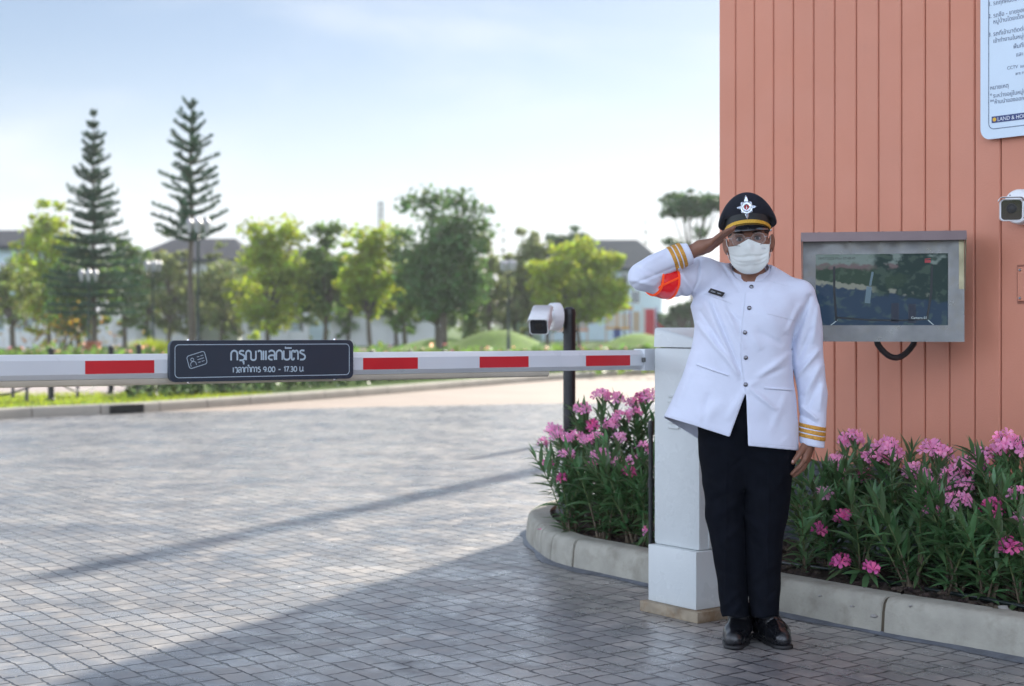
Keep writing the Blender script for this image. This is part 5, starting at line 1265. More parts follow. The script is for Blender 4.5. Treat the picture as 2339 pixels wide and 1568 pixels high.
for (tx, ty, bx, by, hx, hy, ax_, ay_) in ((1677, 1481, 1682, 1472, 1698, 1456, 1690, 1400), (1788, 1481, 1776, 1472, 1740, 1456, 1745, 1400)):
    toe = wl(tx, ty); ball = wl(bx, by); heel = wl(hx, hy); ank = J(ax_, ay_, .045); ank[2] = .165
    V, F = surfnet(boot(toe, ball, heel, ank), (min(toe[0], heel[0]) - .09, -.30, -.01), (max(toe[0], heel[0]) + .09, .22, .18), .0036)
    bt = raw_mesh('boot', toW(V), F, M['leather'], guard, True); sole(toe, ball, heel, bt, 'sole')
    bb = BVHTree.FromPolygons([Vector(v) for v in toW(V)], [tuple(f) for f in F.tolist()])
    sx_ = lambda p, dx, z: w1(np.array((p[0] + dx, p[1], z)))
    mid_ = ball * .6 + heel * .4
    for s in (-1, 1):
        pts = []
        for i in range(13):
            k = i / 12; a = w1(mid_ + np.array((s * (.012 + .045 * k ** 1.5), -.005 + .02 * k, 0))); zz = .125 - .085 * k ** 1.3
            src = a + Vector((0, 0, zz)) + (-YV) * .3 + XV * s * .12; dr = (a + Vector((0, 0, zz)) - src).normalized(); r_ = bb.ray_cast(src, dr)
            if r_[0] is not None: pts.append(r_[0] + r_[1] * .0003)
        if len(pts) > 3: mb = MB(); mb.tube(pts, .0011, 6); mb.build('stitched_seam', M['sole'], bt, True)

# ================================================================ OLEANDERS
def bez(a, b, c, t): return a * (1 - t) ** 2 + b * 2 * t * (1 - t) + c * t * t
class LeafSet:
    def __init__(s): s.V = []; s.F = []
    def leaf(s, base, d, L, W, droop, up=Vector((0, 0, 1))):
        d = d.normalized(); side = d.cross(up)
        if side.length < .05: side = d.cross(Vector((1, 0, 0)))
        side.normalize(); nrm = side.cross(d); roll = rnd.uniform(-.5, .5); side = (side * math.cos(roll) + nrm * math.sin(roll)).normalized(); nrm = side.cross(d)
        n = 5; prof = (.12, .75, 1.0, .78, .38, 0.02); b0_ = len(s.V)
        p = base.copy(); dd = d.copy()
        for i in range(n + 1):
            w_ = W / 2 * prof[i]; s.V += [p - side * w_ + nrm * w_ * .35, p.copy(), p + side * w_ + nrm * w_ * .35]
            dd = (dd + Vector((0, 0, -droop / n))).normalized(); p = p + dd * L / n
        for i in range(n):
            a = b0_ + i * 3; s.F += [(a, a + 1, a + 4, a + 3), (a + 1, a + 2, a + 5, a + 4)]
def flower_cluster(parent, c, r, nf, m, dirn=Vector((0, 0, 1))):
    V = []; F = []; dirn = dirn.normalized()
    for k in range(nf):
        z = rnd.uniform(-.25, 1); t = k * 2.4 + rnd.uniform(-.3, .3); q = math.sqrt(max(0, 1 - z * z)); o = Vector((q * math.cos(t), q * math.sin(t), z * .8)); ctr = c + o * r * rnd.uniform(.75, 1.05)
        n = (o + Vector((0, -.45, .25)) + Vector((rnd.uniform(-.7, .7), rnd.uniform(-.7, .7), rnd.uniform(-.5, .5)))).normalized(); a = n.cross(Vector((.3, .2, 1))).normalized(); b = n.cross(a); fr = rnd.uniform(.0205, .0275)
        ph_ = rnd.uniform(0, 6); opn = rnd.uniform(.15, .6)
        for j in range(5):
            t0 = ph_ + j * 1.2566; rd = a * math.cos(t0) + b * math.sin(t0); tg = n.cross(rd); i0 = len(V)
            tw = rnd.uniform(.1, .35)
            V += [ctr - n * .010, ctr + rd * fr * .45 - tg * fr * .22 + n * fr * opn * .3, ctr + rd * fr * .45 + tg * fr * .22 + n * fr * opn * .3,
                  ctr + rd * fr * .95 - tg * fr * .38 + n * fr * (opn * .6 - tw * .3), ctr + rd * fr * .85 + tg * fr * .34 + n * fr * (opn * .6 + tw * .4), ctr + rd * fr * 1.16 - tg * fr * .05 + n * fr * opn * .5]
            F += [(i0, i0 + 1, i0 + 2), (i0 + 1, i0 + 3, i0 + 4, i0 + 2), (i0 + 3, i0 + 5, i0 + 4)]
    o = raw_mesh('flower_cluster', [tuple(v) for v in V], F, m, parent, True); return o
def oleander(root, targets, spare, label, group, seed, spread=.22, hmax=.55):
    """targets: list of (point, size, kind) where blooms sit; spare: number of leafy stems without bloom"""
    rnd.seed(seed); pl_ = thing('oleander', label, 'flowering shrub', root, group)
    st = MB(); bk = MB(); lf = LeafSet(); fl = []
    stems = [(t[0], t) for t in targets]
    for k in range(int(spare * .75)):
        t = rnd.uniform(0, 6.283); q = spread * math.sqrt(rnd.uniform(.05, 1)); h = hmax * rnd.uniform(.45, 1)
        stems.append((root + Vector((q * math.cos(t), q * math.sin(t), h)), None))
    for tip, tg in stems:
        base = root + Vector((rnd.uniform(-.03, .03), rnd.uniform(-.03, .03), -.01)); H_ = (tip - base)
        mid_ = base + H_ * .5 + Vector((-H_.x * .22, -H_.y * .22, H_.z * .12)) + Vector((rnd.uniform(-.02, .02), rnd.uniform(-.02, .02), 0))
        n = 9; pts = [bez(base, mid_, tip - Vector((0, 0, .02 if tg else 0)), i / n) for i in range(n + 1)]
        r0 = rnd.uniform(.0038, .0055); st.tube(pts[2:], [lerp(r0, .0018, i / (n - 2)) for i in range(n - 1)], 6)
        bk.tube(pts[:4], [r0 * 1.5, r0 * 1.3, r0 * 1.15, r0 * 1.02], 6)
        ln = H_.length; nw = max(5, int(ln / .043)); s0 = .10 if ln > .4 else .12
        for w_ in range(nw):
            t = lerp(s0, .97, w_ / (nw - 1)); p = bez(pts[0], mid_, pts[-1], t); d = (bez(pts[0], mid_, pts[-1], min(t + .05, 1.02)) - p).normalized()
            if rnd.random() < .12 and t < .5: continue
            for k in range(3):
                az = w_ * 1.05 + k * 2.094 + rnd.uniform(-.35, .35); a = d.cross(Vector((.2, .1, 1)))
                if a.length < .02: a = Vector((1, 0, 0))
                a.normalize(); b = d.cross(a); el_ = lerp(.55, 1.25, t ** 2) + rnd.uniform(-.25, .2)
                dd = (a * math.cos(az) + b * math.sin(az)) * math.cos(el_) + d * math.sin(el_)
                L_ = rnd.uniform(.100, .160) * (1 - .35 * max(0, t - .8) / .2) * (.8 if t < .3 else 1)
                lf.leaf(p, dd, L_, L_ * rnd.uniform(.16, .205), rnd.uniform(.1, .75))
        if tg:
            for q in range(4):
                t = q * 1.57 + rnd.random(); e = tip + Vector((math.cos(t), math.sin(t), rnd.uniform(.1, .8))) * tg[1] * .7; st.tube([pts[-1], e], [.0014, .001], 5)
            fl.append(tg)
    autosmooth(st.build('stems', M['stem'], pl_, fix=False), 80); autosmooth(bk.build('woody_base', M['bark'], pl_, fix=False), 80)
    raw_mesh('leaves', [tuple(v) for v in lf.V], lf.F, M['leaf'], pl_, True)
    for (p, r, kd) in fl: flower_cluster(pl_, p, r * .95, int(8 * (r / .042) ** 1.5) + 2, M[{0: 'petal', 1: 'petal_dark', 2: 'petal_pale'}[kd]])
    return pl_
def T(x, y, p, r=.042, k=0): return (on_p(x, y, p), r, k)
def TZ(x, y, Z, r=.042, k=0): return (px(x, y, Z), r, k)
def soilp(p, x):      # root in the bed: at photo column x, distance p across
    q = on_p(x, 1000, p); return Vector((q.x, q.y, hsoil(q.x, q.y)))
GR_ = 'oleanders along the salmon wall'
oleander(soilp(5.22, 1895), [T(1912, 1058, 5.42, .045), T(1928, 1082, 5.38, .04), T(1882, 1131, 5.2, .03, 2), T(1872, 1180 + 30, 5.08, .026, 1)], 8, 'oleander nearest the guard, one pale bloom among deep pink ones', GR_, 11, .22, .55)
oleander(soilp(5.45, 1960), [T(1950, 1003, 5.5, .05), T(1968, 1090, 5.45, .04), T(1935, 1010, 5.5, .035)], 7, 'oleander behind the guard\'s elbow, its tallest bloom against the salmon boards', GR_, 12, .22, .6)
oleander(soilp(5.12, 1975), [T(1930, 1186, 5.12, .045, 1), T(1922, 1284, 5.0, .036, 1), T(1991, 1302, 4.98, .034, 1)], 9, 'low oleander at the kerb with three deep pink blooms close to the soil', GR_, 13, .24, .40)
oleander(soilp(5.42, 2050), [T(2022, 1022, 5.45, .055), T(2038, 1038, 5.4, .05), T(2005, 1052, 5.4, .045), T(1982, 1052, 5.4, .035)], 7, 'oleander with a broad mass of pink blooms below the monitor cable', GR_, 14, .24, .6)
oleander(soilp(5.35, 2115), [T(2088, 1078, 5.4, .045), T(2130, 1028, 5.45, .05), T(2152, 1035, 5.45, .035), T(2110, 1088, 5.38, .035)], 7, 'oleander topped by two joined pink blooms right of the monitor cable', GR_, 15, .24, .6)
oleander(soilp(5.12, 2085), [T(2130, 1174, 5.15, .034)], 13, 'leafy oleander overhanging the kerb joint, single small bloom', GR_, 16, .26, .46)
oleander(soilp(5.3, 2190), [T(2120, 1125, 5.25, .042), T(2145, 1112, 5.25, .046), T(2190, 1148, 5.18, .048), T(2178, 1085, 5.35, .042), T(2205, 1108, 5.3, .03)], 8, 'oleander in the middle of the right bed with five scattered blooms', GR_, 17, .25, .52)
oleander(soilp(5.42, 2240), [T(2225, 1060, 5.4, .055), T(2200, 1068, 5.42, .05), T(2248, 1045, 5.4, .045), T(2242, 1072, 5.4, .042), T(2175, 1078, 5.42, .03)], 6, 'oleander with a long bank of pink blooms low on the boards', GR_, 18, .24, .58)
oleander(soilp(5.38, 2310), [T(2300, 1012, 5.4, .055), T(2318, 1028, 5.4, .045), T(2285, 1030, 5.42, .04), T(2345, 1025, 5.4, .045), T(2332, 1128, 5.3, .042)], 7, 'tall oleander at the right edge, its blooms highest on the granite base', GR_, 19, .25, .6)
oleander(soilp(5.15, 2255), [T(2268, 1163, 5.2, .045, 1), T(2308, 1249, 5.05, .036, 1)], 11, 'oleander near the grey stone with a deep pink bloom above another', GR_, 20, .27, .5)
oleander(soilp(5.12, 2180), [], 12, 'leafy green oleander without blooms at the front of the right bed', GR_, 21, .25, .45)
oleander(soilp(5.15, 2345), [T(2337, 1190, 5.1, .035)], 10, 'oleander cut off by the right edge above the grey stone', GR_, 22, .25, .5)
oleander(soilp(5.25, 1850), [], 8, 'green oleander without blooms half hidden behind the guard\'s left hand', GR_, 23, .2, .52)
oleander(soilp(5.02, 1835), [], 6, 'sparse young oleander behind the guard\'s trousers at the kerb', GR_, 24, .17, .42)
GL_ = 'oleanders round the camera post'
def sz(x, y, Z): q = px(x, y, Z); return Vector((q.x, q.y, hsoil(q.x, q.y)))
oleander(sz(1325, 0, 8.45), [TZ(1330, 938, 8.5, .05), TZ(1318, 1000, 8.2, .045), TZ(1302, 1006, 8.3, .035), TZ(1265, 985, 8.7, .046), TZ(1240, 1012, 8.6, .028), TZ(1278, 1000, 8.5, .035)], 10, 'oleander wrapped round the foot of the black post', GL_, 31, .20, .66)
oleander(sz(1305, 0, 8.0), [TZ(1297, 1040, 8.0, .03), TZ(1250, 1062, 8.2, .022, 1), TZ(1283, 1092, 7.9, .018, 1)], 11, 'low bushy oleander spilling over the kerb nose', GL_, 32, .20, .46)
oleander(sz(1385, 0, 8.6), [TZ(1375, 908, 8.7, .05, 0), TZ(1407, 909, 8.7, .045), TZ(1352, 975, 8.4, .035, 1), TZ(1395, 975, 8.4, .05)], 9, 'oleander with twin pale pink heads standing clear against the road', GL_, 33, .26, .66)
oleander(sz(1380, 0, 7.8), [TZ(1363, 1003, 8.0, .04), TZ(1372, 1040, 7.8, .038), TZ(1342, 1010, 8.0, .03), TZ(1350, 1062, 7.8, .02)], 11, 'dense green oleander right of the post, in the middle of the left bed', GL_, 34, .26, .52)
oleander(sz(1465, 0, 8.6), [TZ(1468, 912, 8.6, .05, 1), TZ(1482, 905, 8.5, .045), TZ(1445, 922, 8.7, .03), TZ(1420, 955, 8.4, .045), TZ(1448, 945, 8.4, .035)], 9, 'tall oleander right against the white cabinet, blooms level with its louvres', GL_, 35, .25, .66)
oleander(sz(1440, 0, 7.65), [TZ(1436, 1078, 7.6, .038, 1), TZ(1448, 1050, 7.7, .03), TZ(1470, 1024, 7.65, .03), TZ(1408, 1055, 7.8, .022), TZ(1412, 1000, 8.1, .032, 2)], 11, 'front oleander beside the cabinet with a vivid pink bloom at knee height', GL_, 36, .24, .50)
oleander(sz(1475, 0, 7.55), [TZ(1479, 1213, 7.42, .012)], 6, 'young oleander squeezed between black pipe and cabinet', GL_, 37, .15, .42)
rnd.seed(5)

# ================================================================ ACROSS THE ROAD
HB = .125
fpts = [gr(x, y) for x, y in ((-500, 990), (0, 958), (135, 951), (270, 945), (330, 942), (500, 930), (700, 915), (900, 899), (1100, 882), (1280, 868), (1490, 855), (1800, 840), (2400, 826))]
fpts = [(p.x, p.y) for p in fpts]
fl_ = catmull(fpts, .3); fa = [0]
for a, b in zip(fl_, fl_[1:]): fa.append(fa[-1] + (b - a).length)
jf = [.5 + i * 1.0 for i in range(int(fa[-1]) - 1)]
kerb('far_kerb', fpts, jf, h=.135, wid=.16, m=M['far_concrete'], side=1)
def off(d_): 
    o = []
    for i, p in enumerate(fl_):
        t = (fl_[min(i + 1, len(fl_) - 1)] - fl_[max(i - 1, 0)]).normalized(); o.append(p + Vector((-t.y, t.x, 0)) * d_)
    return o
vp = off(.15); poly2 = [(p.x, p.y) for p in vp] + [(500, 60), (500, 900), (-500, 900), (-500, 18)]
mb = MB(); nv_ = len(vp); far_ = [Vector((lerp(-700, 1100, i / (nv_ - 1)), 900, HB)) for i in range(nv_)]
mb.add([Vector((p.x, p.y, HB)) for p in vp] + far_, [(i, i + 1, nv_ + i + 1, nv_ + i) for i in range(nv_ - 1)])
tag(mb.build('lawn', M['grass']), kind='structure')
sheet('path', [(-60, 21.5), (-6.2, 23.5), (-6.9, 27.4), (-60, 26)], HB + .006, M['path'])
sheet('far_path', [(-60, 63), (60, 63), (60, 66.5), (-60, 66.5)], HB + .006, M['path'])
# drain opening in the far kerb
dg0 = gr(252, 946.5); dg1 = gr(328, 942.5); dd = (dg1 - dg0).normalized(); dn = Vector((dd.y, -dd.x, 0))
dr = thing('drain_grate', 'dark slotted drain grate let into the far kerb at the left', 'drain', (dg0 + dg1) / 2)
mb = MB(); mb.box((dg0 + dg1) / 2 + Vector((0, 0, .06)) + dn * .0, ((dg1 - dg0).length, .03, .115), X=dd, Y=dn); mb.build('opening', M['tag_black'], dr)
for i in range(11):
    p = dg0.lerp(dg1, (i + .5) / 11); mb = MB(); mb.box(p + dn * .02 + Vector((0, 0, .06)), (.018, .02, .11), X=dd, Y=dn); mb.build('bar', M['black_metal'], dr)

def card_mesh(name, C, size, m, parent=None, flat=.0, aspect=.6):
    """leaf-sized rhombs at centres C (n,3), random orientation"""
    n = len(C); a = rng.normal(size=(n, 3)); a[:, 2] *= (1 - flat); a /= np.linalg.norm(a, axis=1)[:, None]; b = rng.normal(size=(n, 3)); b -= (b * a).sum(1)[:, None] * a; b /= np.linalg.norm(b, axis=1)[:, None]
    s = (np.asarray(size) * rng.uniform(.65, 1.35, n))[:, None]; V = np.stack([C - a * s, C - b * s * aspect, C + a * s, C + b * s * aspect], 1).reshape(-1, 3)
    return raw_mesh(name, V, np.arange(n * 4, dtype=np.int64).reshape(n, 4), m, parent, False)
LM = {}
def leafmat(k, c, tr=.35, isl=.35):
    LM[k] = mat('foliage_' + k, c, .55, var=.25, vscale=.9, trans=tr, island=isl)
leafmat('dark', (.060, .115, .042), .32); leafmat('mid', (.10, .175, .040), .42); leafmat('lime', (.23, .30, .035), .5); leafmat('olive', (.145, .18, .065), .42); leafmat('pine', (.036, .088, .046), .22); leafmat('pale', (.15, .19, .055), .4); leafmat('autumn', (.30, .20, .03), .4); leafmat('big', (.075, .145, .045), .36); leafmat('hedge', (.05, .085, .03), .2, .6)

# low planting that follows the far kerb: uncountable ground cover
def along(d_, x0, x1, n):
    base = off(d_); cand = [p for p in base if x0 <= CX + FP * p.x / p.y <= x1]; return cand
C_ = []
for _ in range(15000):
    i = rnd.randrange(len(fl_) - 1); 
    t = rnd.random(); p = fl_[i].lerp(fl_[i + 1], t); d = (fl_[i + 1] - fl_[i]).normalized(); nn = Vector((-d.y, d.x, 0)); xx = CX + FP * p.x / p.y
    if xx < 280 or xx > 1620: continue
    wd_ = 1.5 if xx > 330 else .9; q = p + nn * (.75 + rnd.random() * wd_)
    if CX + FP * q.x / q.y < 292: continue
    h = .42 + .10 * math.sin(q.x * 3.1) * math.sin(q.y * 1.7); C_.append((q.x, q.y, HB + rnd.random() ** .6 * h))
o = card_mesh('ground_cover', np.array(C_), .06, LM['hedge']); tag(o, 'low dense leafy ground cover growing behind the far kerb', 'ground cover', kind='stuff')
# meadow planting with flowers
n = 7000; Xm = rng.uniform(-20, 20, n); Ym = rng.uniform(34, 46, n); C_ = np.stack([Xm, Ym, HB + rng.uniform(.02, .38, n) * (1 + .5 * np.sin(Xm * 1.3) * np.sin(Ym * .9))], 1)
o = card_mesh('meadow', C_, .12, LM['mid']); tag(o, 'soft sunlit meadow planting in front of the far trees', 'meadow', kind='stuff')
n = 260; Xm = rng.uniform(-20, 20, n); Ym = rng.uniform(34, 46, n); C_ = np.stack([Xm, Ym, HB + rng.uniform(.25, .55, n)], 1)
pk_ = mat('meadow_bloom', (.72, .30, .26), .6, var=.3, trans=.3, island=.8)
o = card_mesh('meadow_flowers', C_, .055, pk_, aspect=.9); tag(o, 'pink and orange flowers dotted through the far meadow', 'flowers', kind='stuff')
# turf on the near verge
def blades(name, n, xs, ys, h, m, label, test=None):
    V = []; 
    for _ in range(n):
        x = rnd.uniform(*xs); y = rnd.uniform(*ys)
        if test and not test(x, y): continue
        a = rnd.uniform(0, 6.3); w_ = .006; hh = h * rnd.uniform(.5, 1.2); lx, ly = rnd.uniform(-.4, .4) * hh, rnd.uniform(-.4, .4) * hh
        V += [(x - math.cos(a) * w_, y - math.sin(a) * w_, HB), (x + math.cos(a) * w_, y + math.sin(a) * w_, HB), (x + lx, y + ly, HB + hh)]
    F = np.arange(len(V)).reshape(-1, 3); return tag(raw_mesh(name, V, F, m), label, 'grass', kind='stuff')
def behind(x, y):
    j = min(range(len(fl_)), key=lambda j: (fl_[j].x - x) ** 2 + (fl_[j].y - y) ** 2); p = fl_[j]; d = (fl_[min(j + 1, len(fl_) - 1)] - fl_[max(j - 1, 0)]).normalized(); return (Vector((x, y, 0)) - p).dot(Vector((-d.y, d.x, 0))) > .18
blades('turf', 12000, (-9.5, -3.6), (19.8, 24.2), .05, LM['lime'], 'short bright turf strip between far kerb and pink path', behind)
# mounds
def mound(name, x, y, rx, ry, h):
    mb = MB(); n, m_ = 40, 10; vs = [(x, y, HB + h)]; fs = []
    for j in range(1, m_ + 1):
        r = j / m_
        for i in range(n):
            t = 2 * math.pi * i / n; vs.append((x + rx * r * math.cos(t), y + ry * r * math.sin(t), HB + h * (math.cos(math.pi * r) + 1) / 2 - (.01 if j == m_ else 0)))
    for i in range(n): fs.append((0, 1 + i, 1 + (i + 1) % n))
    for j in range(m_ - 1):
        for i in range(n): fs.append((1 + j * n + i, 1 + (j + 1) * n + i, 1 + (j + 1) * n + (i + 1) % n, 1 + j * n + (i + 1) % n))
    mb.add(vs, fs); return tag(mb.build(name, M['lawn2'], smooth=True), kind='structure')
M['lawn2'] = mat('mown_lawn', (.13, .24, .02), .9, var=.2, vscale=2, bump=.03, bscale=12)
mound('lawn_mound', px(1138, 0, 61).x, 61, 3.1, 3.0, .88); mound('lawn_mound', px(1460, 0, 64).x, 64, 2.6, 3, .72); mound('lawn_mound', px(1010, 0, 66).x, 66, 3, 3, .5)
# ornamental grass clump and planter
gx_, gy_ = px(345, 0, 49).x, 49; V_ = []
for _ in range(2600):
    a = rnd.uniform(0, 6.28); r = .75 * math.sqrt(rnd.random()); b = Vector((gx_ + r * .6 * math.cos(a), gy_ + r * .6 * math.sin(a), HB)); hh = rnd.uniform(.35, .82) * (1 - .35 * r); tip = b + Vector((math.cos(a) * r * .6, math.sin(a) * r * .6, hh)); s_ = Vector((-math.sin(a), math.cos(a), 0)) * .016; V_ += [b - s_, b + s_, tip]
tag(raw_mesh('grass_clump', [tuple(v) for v in V_], np.arange(len(V_)).reshape(-1, 3), LM['lime']), 'rounded clump of lime ornamental grass beside a lamp post', 'grass clump')
p = px(212, 0, 46); mb = MB(); mb.add([(p.x + a * s, p.y + b * s, z) for s, z in ((.15, HB), (.21, HB + .52), (.235, HB + .52), (.235, HB + .58), (.19, HB + .58), (.17, HB + .5)) for a, b in ((-1, -1), (1, -1), (1, 1), (-1, 1))], [(i * 4 + k, i * 4 + (k + 1) % 4, (i + 1) * 4 + (k + 1) % 4, (i + 1) * 4 + k) for i in range(5) for k in range(4)] + [(0, 3, 2, 1), (20, 21, 22, 23)])
tag(mb.build('planter', M['terracotta']), 'tapered terracotta planter in front of the taller pine', 'planter')

# ---------------------------------------------------------------- bollards and chains along the path
BG = 'chain bollards along the footpath'
def bollard(x, y, z0, h, r, label):
    b = thing('bollard', label, 'bollard', (x, y, z0), BG)
    mb = MB(); mb.lathe((x, y, z0), [(r * 1.5, 0), (r * 1.5, .03), (r, .05), (r, h - .06), (r * 1.25, h - .055), (r * 1.25, h - .03), (r * .8, h - .02), (r * .5, h), (0.001, h + .012)], 14); autosmooth(mb.build('post', M['black_metal'], b)); return b
bp_ = [gr(-150, 921), gr(117, 917), gr(250, 902), gr(310, 890)]
bp_ = [px(-150, 0, 21.0), px(117, 0, 21.8), px(254, 0, 23.9), px(318, 0, 25.6)]
labs = ['bollard just outside the left edge, holding the first chain', 'nearest dark bollard under the barrier arm at the left, chains on both sides', 'middle dark bollard beyond the pink path', 'farthest bollard of the chain row, half hidden by the hedge']
for q, l_ in zip(bp_, labs):
    if CX + FP * q.x / q.y > -20: bollard(q.x, q.y, HB, .78, .045, l_)
for k, (a, b) in enumerate(zip(bp_, bp_[1:])):
    a = Vector((a.x, a.y, HB + .42)); b = Vector((b.x, b.y, HB + .42)); pts = [a.lerp(b, i / 16) - Vector((0, 0, .32 * (1 - (2 * i / 16 - 1) ** 2))) for i in range(17)]
    mb = MB(); mb.tube(pts, .016, 6)
    c_ = mb.build('chain', M['black_metal']); tag(c_, ['slack chain running out of the picture at the left', 'slack chain between the two nearest bollards', 'chain between the far bollards beside the path'][k], 'chain', 'chains hung between bollards')
for (x, y, Z) in ((62, 909, 21.6), (178, 905, 22.8), (30, 903, 22.5), (290, 898, 25)):
    q = px(x, y, Z); hgt = q.z + .36 - HB; bollard(q.x, q.y, HB, .52, .022, {62: 'thin dark post left of the nearest bollard', 178: 'thin dark post between nearest and middle bollards', 30: 'thin dark post farthest left behind the chain', 290: 'thin dark post by the start of the hedge'}[x])
for (x, l_) in ((849, 'small dark post top just right of the sign above the arm'), (938, 'small dark post top above the arm, middle of three'), (1015, 'small dark post top above the arm under the big dark tree')):
    q = px(x, 800, 31); bollard(q.x, q.y, HB, q.z - HB, .05, l_)

# ---------------------------------------------------------------- lamp posts
LG = 'green lamp posts in the park'
def lamp(x, Z, h, label, rot=.2, heads=4, sc=.8):
    X = px(x, 0, Z).x; l_ = thing('street_lamp', label, 'street lamp', (X, Z, HB), LG); n = 12
    mb = MB(); mb.lathe((X, Z, HB), [(.13 * sc, 0), (.13 * sc, .12), (.085 * sc, .2), (.075 * sc, .65), (.055 * sc, .72), (.045 * sc, 1.2), (.038 * sc, h - .75), (.05 * sc, h - .72), (.05 * sc, h - .68), (.03 * sc, h - .66), (.025 * sc, h - .3), (.012 * sc, h - .15)], n); autosmooth(mb.build('post', M['lamp_green'], l_))
    for k in range(heads):
        t = rot + k * 2 * math.pi / heads; d = Vector((math.cos(t), math.sin(t), 0)); c = Vector((X, Z, HB + h - .62)); e = c + d * .27 * sc + Vector((0, 0, .12))
        mb = MB(); mb.tube([c, c + d * .12 * sc - Vector((0, 0, .05)), c + d * .23 * sc, e], .014, 6); am = mb.build('arm', M['lamp_green'], l_, True)
        mb = MB(); mb.lathe(e, [(.045 * sc, 0), (.06 * sc, .03), (.115 * sc, .25), (.12 * sc, .26), (.06 * sc, .34)], 10); autosmooth(mb.build('lamp_shade', M['lamp_glass'], am))
        mb = MB(); mb.lathe(e + Vector((0, 0, .262)), [(.13 * sc, 0), (.07 * sc, .09), (.012, .13), (.001, .17)], 10); autosmooth(mb.build('cap', M['lamp_glass'], am))
lamp(453, 38.5, 3.95, 'tallest nearest park lamp with white lanterns, beside the broad pine', .1); lamp(350, 50, 3.35, 'park lamp by the lime grass clump left of the sign', .5); lamp(203, 48, 2.98, 'park lamp in front of the taller pine trunk', .3)
lamp(1162, 52, 3.45, 'park lamp by the grass mound left of the post camera', .4); lamp(1427, 92, 2.6, 'distant low park lamp in front of the playground', .2)

# ---------------------------------------------------------------- trees
TG = 'trees across the road'
def limb(mb, a, b, r0, r1, n=6, wob=.12):
    pts = []; L_ = (b - a).length
    for i in range(n + 1):
        t = i / n; q = a.lerp(b, t) + Vector((rnd.uniform(-1, 1), rnd.uniform(-1, 1), 0)) * wob * L_ * .12 * math.sin(math.pi * t) - Vector((0, 0, -1)) * L_ * .06 * math.sin(math.pi * t); pts.append(q)
    mb.tube(pts, [lerp(r0, r1, i / n) for i in range(n + 1)], 7)
def broad(x, ytop, hwpx, ybot, Z, kind, label, seed, dens=1.0, clumps=26, size=.115, lump=.30, forks=1, top=None, trunk_r=.10, kinds=None):
    rnd.seed(seed); clumps = int(clumps * 1.7); k = Z / FP; X = (x - CX) * k; zt = CH + (CY - ytop) * k; zb = CH + (CY - ybot) * k; hw = hwpx * 1.2 * k; hh = (zt - zb) / 2; zc = (zt + zb) / 2
    tr = thing('tree', label, 'tree', (X, Z, HB), TG); cs = []
    for i in range(clumps):
        for _ in range(30):
            u, v, w_ = rnd.uniform(-1, 1), rnd.uniform(-1, 1), rnd.uniform(-1, 1)
            s = u * u + v * v + w_ * w_
            if .12 < s < 1: break
        taper = 1 - .35 * max(w_, 0) ** 2
        cs.append((Vector((X + u * hw * .86 * taper, Z + v * hw * .8, zc + w_ * hh * .84)), rnd.uniform(.6, 1.25) * lump * min(hw, hh)))
    for i in range(16):
        u, v, w_ = rng.normal(size=3); s = math.sqrt(u * u + v * v + w_ * w_); q = rnd.uniform(.92, 1.18) / s; cs.append((Vector((X + u * q * hw, Z + v * q * hw * .8, zc + w_ * q * hh)), rnd.uniform(.12, .26)))
    if top:
        for (tx, ty, r) in top: cs.append((px(tx, ty, Z) + Vector((0, rnd.uniform(-.3, .3), -r * .6)), r))
    mb = MB(); base = Vector((X, Z, HB)); fork = Vector((X + rnd.uniform(-.1, .1), Z, lerp(HB, zc, .45)))
    mb.tube([base, base + Vector((.02, 0, .2)), base.lerp(fork, .5), fork], [trunk_r * 1.5, trunk_r * 1.1, trunk_r, trunk_r * .85], 9)
    for c, r in rnd.sample(cs, min(len(cs), 14)): limb(mb, fork, c, trunk_r * .55, .018)
    autosmooth(mb.build('trunk', M['trunk'], tr, fix=False), 70)
    Cs = []; 
    for c, r in cs:
        r = r * 1.25; n_ = int(150 * dens * (r / .6) ** 2 * (.10 / size) ** 1.5) + 25; q = rng.normal(size=(n_, 3)); q /= np.linalg.norm(q, axis=1)[:, None]; rad = rng.uniform(.05, 1.05, n_) ** .75
        Cs.append(np.array(c) + q * (rad * r)[:, None] * np.array((1.1, 1.1, .75)))
    Cs = np.concatenate(Cs); card_mesh('crown', Cs, size, LM[kind], tr)
    return tr
broad(112, 470, 68, 770, 64, 'lime', 'yellow green tree behind the left side of the taller pine', 41, 1.0, 30)
broad(285, 540, 42, 745, 66, 'mid', 'mid green tree right of the taller pine', 42, 1.0, 18)
broad(180, 560, 70, 790, 58, 'mid', 'bushy green tree low behind the taller pine trunk', 43, .9, 24)
broad(30, 600, 48, 735, 52, 'pale', 'sparse pale leaved tree with bare limbs at the left edge', 44, .22, 16, .08)
broad(385, 548, 46, 770, 68, 'olive', 'olive green tree behind the lamp by the grass clump', 45, .8, 20)
broad(505, 575, 52, 780, 70, 'olive', 'pale olive tree between the broad pine and its right neighbour', 46, .6, 20)
broad(612, 520, 78, 770, 62, 'lime', 'sunlit yellow green tree with two pointed tops right of the broad pine', 47, .75, 30, top=[(580, 505, .55), (650, 497, .6), (675, 530, .45)])
broad(742, 530, 52, 745, 63, 'mid', 'dark leaved tree above the right end of the sign', 48, 1.0, 24, top=[(735, 512, .4), (770, 510, .35)])
broad(845, 535, 58, 725, 60, 'lime', 'yellow green tree right of the sign, in front of the big dark tree', 49, .9, 26, top=[(820, 520, .45), (868, 516, .5), (905, 528, .45)])
